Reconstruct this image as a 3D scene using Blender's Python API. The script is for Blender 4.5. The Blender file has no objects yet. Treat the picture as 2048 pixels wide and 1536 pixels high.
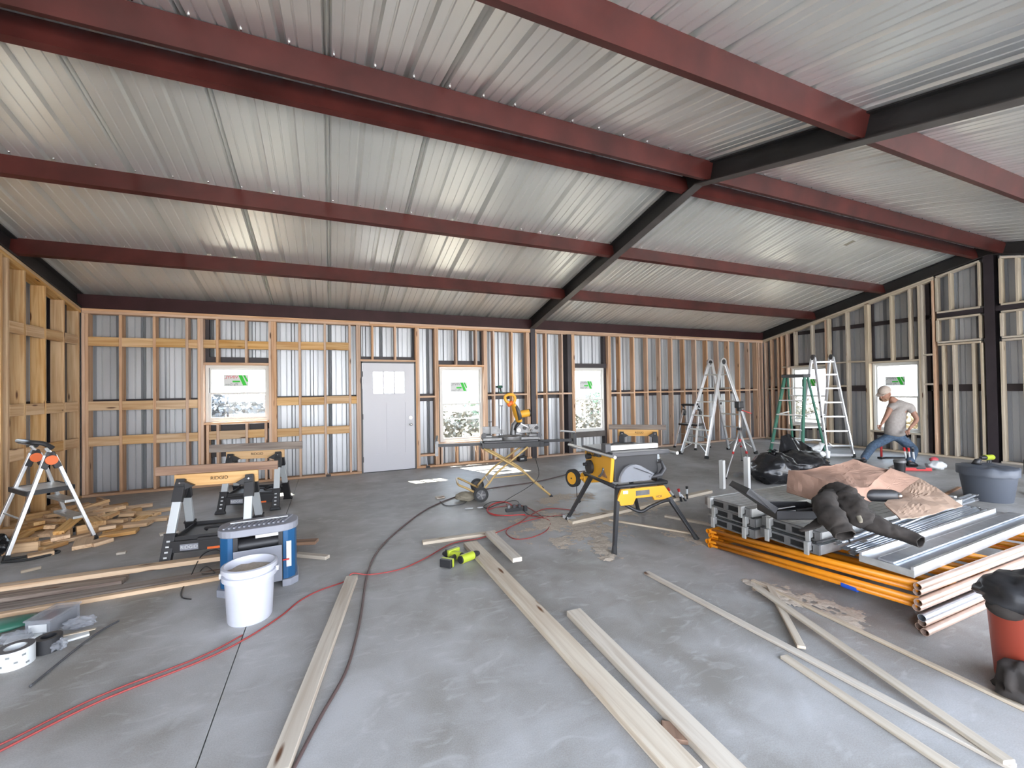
import bpy, bmesh, math, random
from mathutils import Vector, Matrix, noise
sc = bpy.context.scene
C = sc.collection
rnd = random.Random(7)
PI = math.pi

# ------------------------------------------------------------------ camera, sky, sun, exposure
# metres; X runs along the back wall, Y towards it, Z up; the photographer stands at x=0, y=0
YAW, PITCH, ROLL, EYE, FOC = 0.4079, 0.0114, -0.0148, 1.5325, 842.0
cam = bpy.data.cameras.new('camera')
cam.sensor_width = 36.0
cam.lens = FOC / 2048 * 36.0
cam.clip_start = 0.02
cam.clip_end = 500
co = bpy.data.objects.new('camera', cam)
C.objects.link(co)
fw = Vector((math.sin(YAW) * math.cos(PITCH), math.cos(YAW) * math.cos(PITCH), math.sin(PITCH)))
rt = Vector((math.cos(YAW), -math.sin(YAW), 0))
up = rt.cross(fw)
R3 = Matrix((rt, up, -fw)).transposed()
co.matrix_world = Matrix.Translation((0, 0, EYE)) @ (R3 @ Matrix.Rotation(ROLL, 3, 'Z')).to_4x4()
sc.camera = co

sc.view_settings.view_transform = 'Standard'
sc.view_settings.look = 'None'
sc.view_settings.gamma = 1.0
sc.view_settings.use_curve_mapping = False
sc.view_settings.exposure = 2.95
sc.cycles.sample_clamp_indirect = 5.0
sc.cycles.caustics_reflective = False

w = bpy.data.worlds.new('sky')
sc.world = w
w.use_nodes = True
nt = w.node_tree
nt.nodes.clear()
out = nt.nodes.new('ShaderNodeOutputWorld')
bg = nt.nodes.new('ShaderNodeBackground')
tc = nt.nodes.new('ShaderNodeTexCoord')
sep = nt.nodes.new('ShaderNodeSeparateXYZ')
rmp = nt.nodes.new('ShaderNodeValToRGB')
rmp.color_ramp.elements[0].position = 0.0
rmp.color_ramp.elements[0].color = (0.98, 0.98, 1.0, 1)
rmp.color_ramp.elements[1].position = 0.6
rmp.color_ramp.elements[1].color = (0.62, 0.76, 1.0, 1)
nt.links.new(tc.outputs['Generated'], sep.inputs[0])
nt.links.new(sep.outputs['Z'], rmp.inputs[0])
nt.links.new(rmp.outputs[0], bg.inputs['Color'])
bg.inputs['Strength'].default_value = 1.35
nt.links.new(bg.outputs[0], out.inputs[0])

sl = bpy.data.lights.new('sun', 'SUN')
sl.energy = 5.0
sl.angle = 0.009
sl.color = (1.0, 0.95, 0.86)
so = bpy.data.objects.new('sun', sl)
C.objects.link(so)
so.rotation_euler = Vector((0.5, -1.3, -1.75)).to_track_quat('-Z', 'Y').to_euler()

# ------------------------------------------------------------------ materials
def new_mat(name):
    m = bpy.data.materials.new(name)
    m.use_nodes = True
    n = m.node_tree
    return m, n, n.nodes['Principled BSDF']

def mat(name, col, rough=0.5, metal=0.0, vary=0.0, scale=20.0, bump=0.0, spec=None, alpha=None, trans=None, coat=None, emit=None):
    m, n, b = new_mat(name)
    b.inputs['Base Color'].default_value = (*col, 1)
    b.inputs['Roughness'].default_value = rough
    b.inputs['Metallic'].default_value = metal
    if spec is not None: b.inputs['Specular IOR Level'].default_value = spec
    if trans is not None: b.inputs['Transmission Weight'].default_value = trans
    if alpha is not None: b.inputs['Alpha'].default_value = alpha
    if coat is not None: b.inputs['Coat Weight'].default_value = coat
    if vary or bump:
        t = n.nodes.new('ShaderNodeTexCoord')
        no = n.nodes.new('ShaderNodeTexNoise')
        no.inputs['Scale'].default_value = scale
        no.inputs['Detail'].default_value = 5
        n.links.new(t.outputs['Object'], no.inputs['Vector'])
        if vary:
            r = n.nodes.new('ShaderNodeValToRGB')
            r.color_ramp.elements[0].position = 0.3
            r.color_ramp.elements[1].position = 0.7
            r.color_ramp.elements[0].color = (*[c * (1 - vary) for c in col], 1)
            r.color_ramp.elements[1].color = (*[min(1, c * (1 + vary)) for c in col], 1)
            n.links.new(no.outputs['Fac'], r.inputs[0])
            n.links.new(r.outputs[0], b.inputs['Base Color'])
        if bump:
            bp = n.nodes.new('ShaderNodeBump')
            bp.inputs['Strength'].default_value = bump
            bp.inputs['Distance'].default_value = 0.01
            n.links.new(no.outputs['Fac'], bp.inputs['Height'])
            n.links.new(bp.outputs[0], b.inputs['Normal'])
    return m

def math_node(n, op, a, b=None):
    q = n.nodes.new('ShaderNodeMath')
    q.operation = op
    for i, v in enumerate((a, b)):
        if v is None: continue
        if isinstance(v, (int, float)): q.inputs[i].default_value = v
        else: n.links.new(v, q.inputs[i])
    return q.outputs[0]

def wood(name, light, dark, knot=(0.12, 0.05, 0.02), tint=0.12, grime=0.0):
    m, n, b = new_mat(name)
    t = n.nodes.new('ShaderNodeTexCoord')
    oi = n.nodes.new('ShaderNodeObjectInfo')
    mul = n.nodes.new('ShaderNodeVectorMath'); mul.operation = 'SCALE'
    comb = n.nodes.new('ShaderNodeCombineXYZ')
    for i in range(3): n.links.new(oi.outputs['Random'], comb.inputs[i])
    n.links.new(comb.outputs[0], mul.inputs[0]); mul.inputs['Scale'].default_value = 37.0
    ad = n.nodes.new('ShaderNodeVectorMath'); ad.operation = 'ADD'
    n.links.new(t.outputs['Object'], ad.inputs[0]); n.links.new(mul.outputs[0], ad.inputs[1])
    mp = n.nodes.new('ShaderNodeMapping'); mp.inputs['Scale'].default_value = (1.3, 26, 26)
    n.links.new(ad.outputs[0], mp.inputs[0])
    no = n.nodes.new('ShaderNodeTexNoise'); no.inputs['Scale'].default_value = 1.0; no.inputs['Detail'].default_value = 6
    no.inputs['Distortion'].default_value = 0.6
    n.links.new(mp.outputs[0], no.inputs['Vector'])
    r = n.nodes.new('ShaderNodeValToRGB')
    r.color_ramp.elements[0].position = 0.36; r.color_ramp.elements[0].color = (*dark, 1)
    r.color_ramp.elements[1].position = 0.6; r.color_ramp.elements[1].color = (*light, 1)
    n.links.new(no.outputs['Fac'], r.inputs[0])
    # knots
    mk = n.nodes.new('ShaderNodeMapping'); mk.inputs['Scale'].default_value = (2.2, 11, 11)
    n.links.new(ad.outputs[0], mk.inputs[0])
    vo = n.nodes.new('ShaderNodeTexVoronoi'); vo.inputs['Scale'].default_value = 0.8
    n.links.new(mk.outputs[0], vo.inputs['Vector'])
    kr = n.nodes.new('ShaderNodeValToRGB')
    kr.color_ramp.elements[0].position = 0.07; kr.color_ramp.elements[0].color = (1, 1, 1, 1)
    kr.color_ramp.elements[1].position = 0.13; kr.color_ramp.elements[1].color = (0, 0, 0, 1)
    n.links.new(vo.outputs['Distance'], kr.inputs[0])
    mx = n.nodes.new('ShaderNodeMixRGB'); mx.inputs[2].default_value = (*knot, 1)
    n.links.new(kr.outputs[0], mx.inputs[0]); n.links.new(r.outputs[0], mx.inputs[1])
    # a little difference from board to board
    hs = n.nodes.new('ShaderNodeHueSaturation')
    v = math_node(n, 'MULTIPLY_ADD', oi.outputs['Random'], 2 * tint)
    v.node.inputs[2].default_value = 1 - tint
    n.links.new(v, hs.inputs['Value'])
    s2 = math_node(n, 'FRACT', math_node(n, 'MULTIPLY', oi.outputs['Random'], 7.3))
    s3 = math_node(n, 'MULTIPLY_ADD', s2, 0.4); s3.node.inputs[2].default_value = 0.8
    n.links.new(s3, hs.inputs['Saturation'])
    n.links.new(mx.outputs[0], hs.inputs['Color'])
    n.links.new(hs.outputs[0], b.inputs['Base Color'])
    b.inputs['Roughness'].default_value = 0.72
    bp = n.nodes.new('ShaderNodeBump'); bp.inputs['Strength'].default_value = 0.15; bp.inputs['Distance'].default_value = 0.003
    n.links.new(no.outputs['Fac'], bp.inputs['Height']); n.links.new(bp.outputs[0], b.inputs['Normal'])
    return m

def metal_sheet(name, c1, c2, rough, metallic, scale=60):
    m, n, b = new_mat(name)
    t = n.nodes.new('ShaderNodeTexCoord')
    no = n.nodes.new('ShaderNodeTexNoise'); no.inputs['Scale'].default_value = 0.9; no.inputs['Detail'].default_value = 1
    n.links.new(t.outputs['Object'], no.inputs['Vector'])
    f = no.outputs['Fac']
    r = n.nodes.new('ShaderNodeValToRGB')
    r.color_ramp.elements[0].position = 0.25; r.color_ramp.elements[0].color = (*c1, 1)
    r.color_ramp.elements[1].position = 0.75; r.color_ramp.elements[1].color = (*c2, 1)
    n.links.new(f, r.inputs[0]); n.links.new(r.outputs[0], b.inputs['Base Color'])
    b.inputs['Metallic'].default_value = metallic
    rr = math_node(n, 'MULTIPLY_ADD', no.outputs['Fac'], 0.16); rr.node.inputs[2].default_value = rough - 0.08
    n.links.new(rr, b.inputs['Roughness'])
    return m

M = {}
M['pine'] = wood('pine', (0.66, 0.45, 0.31), (0.52, 0.32, 0.20))
M['pine_warm'] = wood('pine_warm', (0.66, 0.45, 0.25), (0.50, 0.29, 0.13))
M['pine_pale'] = wood('pine_pale', (0.58, 0.50, 0.39), (0.44, 0.37, 0.28))
M['pine_floor'] = wood('pine_dusty', (0.60, 0.53, 0.43), (0.47, 0.39, 0.30), tint=0.08)
M['pine_block'] = wood('pine_block', (0.68, 0.45, 0.24), (0.48, 0.27, 0.12), tint=0.2)
M['old_wood'] = wood('weathered_wood', (0.30, 0.25, 0.21), (0.16, 0.12, 0.10), tint=0.1)
M['brown_wood'] = wood('brown_wood', (0.34, 0.20, 0.12), (0.20, 0.11, 0.07), tint=0.1)
M['horse_beam'] = wood('varnished_wood', (0.72, 0.46, 0.22), (0.62, 0.36, 0.15), knot=(0.5, 0.28, 0.12), tint=0.03)
M['roof_sheet'] = metal_sheet('roof_sheet_metal', (0.78, 0.78, 0.745), (0.86, 0.86, 0.825), 0.33, 0.72)
M['wall_sheet'] = metal_sheet('wall_sheet_metal', (0.44, 0.46, 0.48), (0.54, 0.56, 0.59), 0.42, 0.5)
M['red_steel'] = mat('red_primer_steel', (0.062, 0.0145, 0.012), 0.42, 0.0, spec=0.25, vary=0.35, scale=2.5)
M['dark_red'] = mat('dark_red_steel', (0.035, 0.012, 0.013), 0.5, 0.0, spec=0.25, vary=0.25, scale=3)
M['black_steel'] = mat('black_steel', (0.017, 0.016, 0.016), 0.45, 0.0, vary=0.3, scale=3)
M['column_steel'] = mat('dark_column_steel', (0.026, 0.019, 0.023), 0.5, 0.0, vary=0.25, scale=3)
M['grey_flange'] = mat('worn_steel', (0.075, 0.066, 0.062), 0.4, 0.3, vary=0.3, scale=4)
M['black'] = mat('black_plastic', (0.022, 0.022, 0.024), 0.45)
M['rubber'] = mat('rubber', (0.03, 0.03, 0.03), 0.8)
M['dark_grey'] = mat('dark_grey', (0.07, 0.07, 0.075), 0.5)
M['grey'] = mat('grey_metal', (0.20, 0.20, 0.20), 0.45, 0.6, vary=0.2, scale=15)
M['grey_plastic'] = mat('grey_plastic', (0.27, 0.28, 0.32), 0.5)
M['alu'] = mat('aluminium', (0.78, 0.79, 0.80), 0.33, 0.85, vary=0.06, scale=8)
M['alu_dull'] = mat('dull_aluminium', (0.55, 0.56, 0.55), 0.45, 0.7, vary=0.15, scale=12)
M['silver'] = mat('silver_paint', (0.62, 0.66, 0.68), 0.35, 0.3)
M['galv'] = mat('galvanized_tube', (0.60, 0.64, 0.70), 0.28, 0.8, vary=0.1, scale=14)
M['white'] = mat('white_vinyl', (0.66, 0.66, 0.64), 0.4)
M['door_white'] = mat('door_paint', (0.62, 0.62, 0.66), 0.45)
M['white_plastic'] = mat('white_plastic', (0.56, 0.575, 0.64), 0.35, vary=0.05, scale=6)
M['yellow'] = mat('tool_yellow', (0.75, 0.37, 0.03), 0.45)
M['stand_yellow'] = mat('stand_yellow', (0.50, 0.34, 0.13), 0.45)
M['orange'] = mat('orange_paint', (0.66, 0.23, 0.008), 0.38, vary=0.12, scale=6)
M['bare_tube'] = mat('pinkish_worn_tube', (0.52, 0.37, 0.29), 0.42, 0.3, vary=0.18, scale=5)
M['blue_tape'] = mat('blue_tape', (0.01, 0.08, 0.50), 0.6)
M['brick_red'] = mat('brick_red_plastic', (0.34, 0.055, 0.03), 0.5)
M['red'] = mat('red_plastic', (0.55, 0.03, 0.03), 0.4)
M['orange_disc'] = mat('orange_plastic', (0.85, 0.16, 0.03), 0.4)
M['blue'] = mat('planer_blue', (0.012, 0.085, 0.21), 0.4)
M['lime'] = mat('lime_plastic', (0.42, 0.50, 0.04), 0.45)
M['green_fibre'] = mat('green_fibreglass', (0.04, 0.16, 0.11), 0.45)
M['hose_red'] = mat('red_rubber_hose', (0.30, 0.045, 0.04), 0.55)
M['hose_grey'] = mat('brown_grey_hose', (0.10, 0.065, 0.06), 0.55)
M['cardboard'] = mat('cardboard', (0.33, 0.20, 0.145), 0.85, vary=0.14, scale=3)
M['cardboard_edge'] = mat('cardboard_inside', (0.42, 0.29, 0.21), 0.85, vary=0.08, scale=5)
M['bag'] = mat('black_bin_bag', (0.012, 0.012, 0.014), 0.22, bump=0.5, scale=14)
M['jacket'] = mat('brown_black_cloth', (0.030, 0.024, 0.020), 0.9, vary=0.3, scale=14, bump=0.4)
M['khaki'] = mat('khaki_cloth', (0.28, 0.25, 0.19), 0.9, vary=0.12, scale=20)
M['tub'] = mat('dark_blue_grey_plastic', (0.075, 0.085, 0.105), 0.5)
M['skin'] = mat('skin', (0.36, 0.19, 0.13), 0.55)
M['shirt'] = mat('grey_beige_cloth', (0.36, 0.33, 0.31), 0.9, vary=0.1, scale=25, bump=0.3)
M['jeans'] = mat('denim', (0.07, 0.11, 0.17), 0.9, vary=0.3, scale=30)
M['cap'] = mat('cap_cloth', (0.50, 0.42, 0.36), 0.9, vary=0.1, scale=30)
M['sawdust'] = mat('sawdust', (0.53, 0.45, 0.36), 0.95, vary=0.12, scale=60, bump=0.5)
M['label_green'] = mat('label_green', (0.03, 0.55, 0.04), 0.6)
M['label_red'] = mat('label_red', (0.65, 0.08, 0.10), 0.6)
M['label_grey'] = mat('label_grey', (0.20, 0.22, 0.22), 0.6)
M['label_white'] = mat('label_white', (0.66, 0.68, 0.68), 0.6)
M['chrome'] = mat('chrome', (0.7, 0.7, 0.7), 0.15, 1.0)
M['clear'] = mat('clear_plastic', (0.42, 0.44, 0.48), 0.12, alpha=0.38)
M['cord'] = mat('black_cord', (0.02, 0.02, 0.02), 0.5)
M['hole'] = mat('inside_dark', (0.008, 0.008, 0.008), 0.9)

def glass_mat():
    m = bpy.data.materials.new('window_glass')
    m.use_nodes = True
    n = m.node_tree
    n.nodes.clear()
    o = n.nodes.new('ShaderNodeOutputMaterial')
    mx = n.nodes.new('ShaderNodeMixShader')
    tr = n.nodes.new('ShaderNodeBsdfTransparent')
    gl = n.nodes.new('ShaderNodeBsdfGlossy'); gl.inputs['Roughness'].default_value = 0.02
    tr.inputs['Color'].default_value = (0.94, 0.96, 0.95, 1)
    mx.inputs[0].default_value = 0.06
    n.links.new(tr.outputs[0], mx.inputs[1]); n.links.new(gl.outputs[0], mx.inputs[2])
    n.links.new(mx.outputs[0], o.inputs[0])
    return m
M['glass'] = glass_mat()

def concrete():
    m, n, b = new_mat('concrete')
    t = n.nodes.new('ShaderNodeTexCoord')
    def noise_(s, d=6, dist=0.0):
        q = n.nodes.new('ShaderNodeTexNoise'); q.inputs['Scale'].default_value = s; q.inputs['Detail'].default_value = d
        q.inputs['Distortion'].default_value = dist
        n.links.new(t.outputs['Object'], q.inputs['Vector']); return q.outputs['Fac']
    big = noise_(0.55, 6, 0.8); mid = noise_(3.5, 8, 0.5); fine = noise_(160, 2)
    f = math_node(n, 'ADD', math_node(n, 'MULTIPLY', big, 0.55), math_node(n, 'MULTIPLY', mid, 0.3))
    f = math_node(n, 'ADD', f, math_node(n, 'MULTIPLY', fine, 0.15))
    r = n.nodes.new('ShaderNodeValToRGB')
    e = r.color_ramp.elements
    e[0].position = 0.40; e[0].color = (0.255, 0.238, 0.212, 1)
    e[1].position = 0.60; e[1].color = (0.46, 0.452, 0.442, 1)
    k = e.new(0.5); k.color = (0.36, 0.348, 0.328, 1)
    n.links.new(f, r.inputs[0])
    # scuffs of white powder and a few dark spots, shapes of their own
    mp = n.nodes.new('ShaderNodeMapping'); mp.inputs['Scale'].default_value = (1.0, 2.2, 1); mp.inputs['Rotation'].default_value = (0, 0, 0.5)
    n.links.new(t.outputs['Object'], mp.inputs[0])
    sc_ = n.nodes.new('ShaderNodeTexNoise'); sc_.inputs['Scale'].default_value = 5; sc_.inputs['Detail'].default_value = 9; sc_.inputs['Distortion'].default_value = 1.5
    n.links.new(mp.outputs[0], sc_.inputs['Vector'])
    r2 = n.nodes.new('ShaderNodeValToRGB')
    r2.color_ramp.elements[0].position = 0.56; r2.color_ramp.elements[0].color = (0, 0, 0, 1)
    r2.color_ramp.elements[1].position = 0.74; r2.color_ramp.elements[1].color = (0.5, 0.5, 0.5, 1)
    n.links.new(sc_.outputs['Fac'], r2.inputs[0])
    mx = n.nodes.new('ShaderNodeMixRGB'); mx.inputs[2].default_value = (0.52, 0.51, 0.50, 1)
    n.links.new(r2.outputs[0], mx.inputs[0]); n.links.new(r.outputs[0], mx.inputs[1])
    n.links.new(mx.outputs[0], b.inputs['Base Color'])
    rr = math_node(n, 'MULTIPLY_ADD', mid, 0.3); rr.node.inputs[2].default_value = 0.36
    n.links.new(rr, b.inputs['Roughness'])
    bp = n.nodes.new('ShaderNodeBump'); bp.inputs['Strength'].default_value = 0.12; bp.inputs['Distance'].default_value = 0.004
    n.links.new(math_node(n, 'ADD', mid, math_node(n, 'MULTIPLY', fine, 0.4)), bp.inputs['Height']); n.links.new(bp.outputs[0], b.inputs['Normal'])
    return m
M['concrete'] = concrete()
M['dirt'] = mat('dry_ground', (0.17, 0.145, 0.11), 0.95, vary=0.3, scale=1.5)
M['bounce_ground'] = mat('pale_bounce_ground', (0.74, 0.70, 0.64), 0.95, vary=0.15, scale=6)  # kept very pale so the unseen pad throws more sun indoors
M['brush'] = mat('dry_brush', (0.20, 0.185, 0.15), 0.9, vary=0.5, scale=3)
M['straw'] = mat('dry_grass', (0.32, 0.25, 0.15), 0.9, vary=0.2, scale=2)
M['leaf_green'] = mat('green_leaves', (0.13, 0.21, 0.13), 0.8, vary=0.4, scale=4)
M['leaf_yellow'] = mat('yellow_leaves', (0.42, 0.28, 0.04), 0.8, vary=0.3, scale=4)
M['far'] = mat('far_scrub', (0.19, 0.20, 0.21), 0.95, vary=0.25, scale=0.2)

# ------------------------------------------------------------------ mesh helpers
class MB:
    def __init__(s, M4=None):
        s.v, s.f, s.M = [], [], M4 or Matrix()
    def add(s, vs, fs):
        b = len(s.v)
        s.v += [s.M @ Vector(p) for p in vs]
        s.f += [[b + i for i in q] for q in fs]
        return s
    def bx(s, x0, x1, y0, y1, z0, z1):
        vs = [(x, y, z) for z in (z0, z1) for y in (y0, y1) for x in (x0, x1)]
        return s.add(vs, [(0, 2, 3, 1), (4, 5, 7, 6), (0, 1, 5, 4), (2, 6, 7, 3), (0, 4, 6, 2), (1, 3, 7, 5)])
    def box(s, c, d, r=None):
        q = Matrix.Translation(c)
        if r: q = q @ Matrix.Rotation(r[2], 4, 'Z') @ Matrix.Rotation(r[1], 4, 'Y') @ Matrix.Rotation(r[0], 4, 'X')
        k = s.M; s.M = k @ q
        s.bx(-d[0] / 2, d[0] / 2, -d[1] / 2, d[1] / 2, -d[2] / 2, d[2] / 2)
        s.M = k
        return s
    def bar(s, p0, p1, w, h, up=(0, 0, 1), w1=None, h1=None):
        p0, p1 = Vector(p0), Vector(p1)
        d = (p1 - p0).normalized(); u = Vector(up)
        if abs(d.dot(u)) > 0.99: u = Vector((1, 0, 0))
        a = d.cross(u).normalized(); u = a.cross(d)
        w1 = w if w1 is None else w1; h1 = h if h1 is None else h1
        vs = [p0 + a * (i * w / 2) + u * (j * h / 2) for i, j in ((-1, -1), (1, -1), (1, 1), (-1, 1))]
        vs += [p1 + a * (i * w1 / 2) + u * (j * h1 / 2) for i, j in ((-1, -1), (1, -1), (1, 1), (-1, 1))]
        return s.add(vs, [(0, 1, 2, 3), (7, 6, 5, 4), (0, 4, 5, 1), (1, 5, 6, 2), (2, 6, 7, 3), (3, 7, 4, 0)])
    def tube(s, pts, r, n=8, caps=True, flat=1.0):
        pts = [Vector(p) for p in pts]
        rs = r if isinstance(r, (list, tuple)) else [r] * len(pts)
        d0 = (pts[1] - pts[0]).normalized()
        a = d0.cross(Vector((0, 0, 1)))
        if a.length < 0.05: a = d0.cross(Vector((1, 0, 0)))
        a.normalize()
        vs = []
        for i, p in enumerate(pts):
            d = (pts[min(i + 1, len(pts) - 1)] - pts[max(i - 1, 0)]).normalized()
            a = (a - d * a.dot(d)).normalized()
            b = d.cross(a)
            for k in range(n):
                t = 2 * PI * k / n
                vs.append(p + a * (math.cos(t) * rs[i]) + b * (math.sin(t) * rs[i] * flat))
        fs = []
        for i in range(len(pts) - 1):
            for k in range(n):
                fs.append((i * n + k, i * n + (k + 1) % n, (i + 1) * n + (k + 1) % n, (i + 1) * n + k))
        if caps:
            fs.append(tuple(range(n))[::-1]); fs.append(tuple((len(pts) - 1) * n + k for k in range(n)))
        return s.add(vs, fs)
    def pipe(s, p0, p1, ro, ri, n=14):
        """an open tube with a wall, so its ends show a dark bore"""
        p0, p1 = Vector(p0), Vector(p1); d = (p1 - p0).normalized()
        a = d.cross(Vector((0, 0, 1)))
        if a.length < 0.05: a = Vector((1, 0, 0))
        a.normalize(); b = d.cross(a); vs = []
        for p, r in ((p0, ro), (p1, ro), (p1, ri), (p0, ri)):
            for k in range(n):
                t = 2 * PI * k / n; vs.append(p + a * (math.cos(t) * r) + b * (math.sin(t) * r))
        fs = [(q * n + k, q * n + (k + 1) % n, ((q + 1) % 4) * n + (k + 1) % n, ((q + 1) % 4) * n + k) for q in range(4) for k in range(n)]
        return s.add(vs, fs)
    def prism(s, poly, axis, a, b):
        n = len(poly)
        def P(p, t):
            return {'x': (t, p[0], p[1]), 'y': (p[0], t, p[1]), 'z': (p[0], p[1], t)}[axis]
        vs = [P(p, a) for p in poly] + [P(p, b) for p in poly]
        fs = [tuple(range(n))[::-1], tuple(range(n, 2 * n))] + [(k, (k + 1) % n, n + (k + 1) % n, n + k) for k in range(n)]
        return s.add(vs, fs)
    def lathe(s, prof, c=(0, 0, 0), n=24, sx=1.0, sy=1.0):
        vs = [(c[0] + r * sx * math.cos(2 * PI * k / n), c[1] + r * sy * math.sin(2 * PI * k / n), c[2] + z) for r, z in prof for k in range(n)]
        fs = [(i * n + k, i * n + (k + 1) % n, (i + 1) * n + (k + 1) % n, (i + 1) * n + k) for i in range(len(prof) - 1) for k in range(n)]
        return s.add(vs, fs)
    def disc(s, c, axis, r, t, n=20):
        c = Vector(c); d = Vector(axis).normalized()
        return s.tube([c - d * t / 2, c + d * t / 2], r, n)
    def ell(s, c, r, n=12, m=8, f=None):
        vs = []
        for i in range(m + 1):
            ph = PI * i / m
            for k in range(n):
                t = 2 * PI * k / n
                p = Vector((math.sin(ph) * math.cos(t), math.sin(ph) * math.sin(t), math.cos(ph)))
                q = f(p) if f else 1.0
                vs.append((c[0] + p.x * r[0] * q, c[1] + p.y * r[1] * q, c[2] + p.z * r[2] * q))
        fs = [(i * n + k, (i + 1) * n + k, (i + 1) * n + (k + 1) % n, i * n + (k + 1) % n) for i in range(m) for k in range(n)]
        return s.add(vs, fs)
    def mesh(s, name):
        me = bpy.data.meshes.new(name)
        me.from_pydata([tuple(p) for p in s.v], [], s.f)
        bm = bmesh.new(); bm.from_mesh(me)
        bmesh.ops.remove_doubles(bm, verts=bm.verts, dist=1e-6)
        bmesh.ops.recalc_face_normals(bm, faces=bm.faces)
        bm.to_mesh(me); bm.free()
        return me
    def build(s, name, m, parent=None, smooth=False, bevel=0.0, raw=False, label=None):
        if raw:
            me = bpy.data.meshes.new(name); me.from_pydata([tuple(p) for p in s.v], [], s.f)
        else: me = s.mesh(name)
        o = bpy.data.objects.new(name, me); C.objects.link(o)
        for x in (m if isinstance(m, (list, tuple)) else [m]): me.materials.append(M[x])
        if parent: o.parent = parent
        if smooth:
            if smooth is True: me.shade_smooth()
            else:
                me.shade_smooth(); me.set_sharp_from_angle(angle=math.radians(smooth))
        if bevel:
            bv = o.modifiers.new('edge', 'BEVEL'); bv.width = bevel; bv.segments = 2; bv.limit_method = 'ANGLE'
        if label: o['label'] = label
        return o

def tag(o, label, cat, group=None, kind=None):
    o['label'] = label
    o['category'] = cat
    if group: o['group'] = group
    if kind: o['kind'] = kind
    return o

def thing(name, label, cat, loc=(0, 0, 0), rz=0.0, group=None):
    o = bpy.data.objects.new(name, None); C.objects.link(o)
    o.empty_display_size = 0.1
    o.location = loc; o.rotation_euler = (0, 0, rz)
    return tag(o, label, cat, group)

def rootm(o):
    return Matrix.Translation(o.location) @ o.rotation_euler.to_matrix().to_4x4()
def W(o):
    """builder for vertices given in world metres but stored in the frame of thing o"""
    return MB(rootm(o).inverted())
def structure(name):
    o = bpy.data.objects.new(name, None); C.objects.link(o); o['kind'] = 'structure'
    return o

_lum = {}
def lumber_mesh(L, w, t, warp=0.0):
    k = (round(L, 2), round(w, 3), round(t, 3))
    if k not in _lum:
        b = MB(); b.bx(-k[0] / 2, k[0] / 2, -k[1] / 2, k[1] / 2, -k[2] / 2, k[2] / 2)
        me = b.mesh('lumber'); bm = bmesh.new(); bm.from_mesh(me)
        bmesh.ops.bevel(bm, geom=bm.edges[:], offset=min(0.003, k[2] * 0.2), segments=1, affect='EDGES')
        bm.to_mesh(me); bm.free(); _lum[k] = {}
        _lum[k][None] = me
    return _lum[k]
def frame_matrix(p0, p1, up):
    p0, p1 = Vector(p0), Vector(p1); d = (p1 - p0).normalized(); u = Vector(up)
    if abs(d.dot(u)) > 0.99: u = Vector((0, 1, 0))
    a = u.cross(d).normalized(); u = d.cross(a)
    return Matrix.Translation((p0 + p1) / 2) @ Matrix((d, a, u)).transposed().to_4x4()
def board(name, p0, p1, w, t, m, parent=None, up=(0, 0, 1)):
    """a length of lumber from p0 to p1 (centre line); w across, t along `up`"""
    L = (Vector(p1) - Vector(p0)).length
    d = lumber_mesh(L, w, t)
    if m not in d:
        me = d[None].copy(); me.materials.clear(); me.materials.append(M[m]); d[m] = me
    o = bpy.data.objects.new(name, d[m]); C.objects.link(o)
    q = frame_matrix(p0, p1, up)
    if parent: o.parent = parent; q = rootm(parent).inverted() @ q
    o.matrix_local = q
    return o
def copy_tree(o, parent=None):
    c = o.copy(); C.objects.link(c)
    c.parent = parent
    for ch in [x for x in o.children]: copy_tree(ch, c)
    return c
def smooth_path(pts, k=6):
    pts = [Vector(p) for p in pts]; out = []
    for i in range(len(pts) - 1):
        a = pts[max(i - 1, 0)]; b = pts[i]; c = pts[i + 1]; d = pts[min(i + 2, len(pts) - 1)]
        for j in range(k):
            t = j / k
            out.append(0.5 * ((2 * b) + (c - a) * t + (2 * a - 5 * b + 4 * c - d) * t * t + (3 * b - a - 3 * c + d) * t ** 3))
    return out + [pts[-1]]
def text(name, body, size, m, parent, origin, xdir, ydir, align='CENTER', extrude=0.0006, mirror=False):
    """lettering as flat raised geometry: origin, reading direction, up direction in world metres"""
    cu = bpy.data.curves.new(name, 'FONT'); cu.body = body; cu.size = size
    cu.align_x = align; cu.align_y = 'CENTER'; cu.extrude = extrude
    tmp = bpy.data.objects.new(name + '_curve', cu); C.objects.link(tmp)
    dg = bpy.context.evaluated_depsgraph_get()
    me = bpy.data.meshes.new_from_object(tmp.evaluated_get(dg)); bpy.data.objects.remove(tmp)
    me.materials.clear(); me.materials.append(M[m])
    o = bpy.data.objects.new(name, me); C.objects.link(o)
    x = Vector(xdir).normalized(); y = Vector(ydir).normalized(); z = x.cross(y)
    q = Matrix.Translation(origin) @ Matrix((x, y, z)).transposed().to_4x4()
    if mirror:
        for v in me.vertices: v.co.x = -v.co.x
        me.flip_normals()
    if parent: o.parent = parent; q = rootm(parent).inverted() @ q
    o.matrix_local = q
    return o

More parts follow.
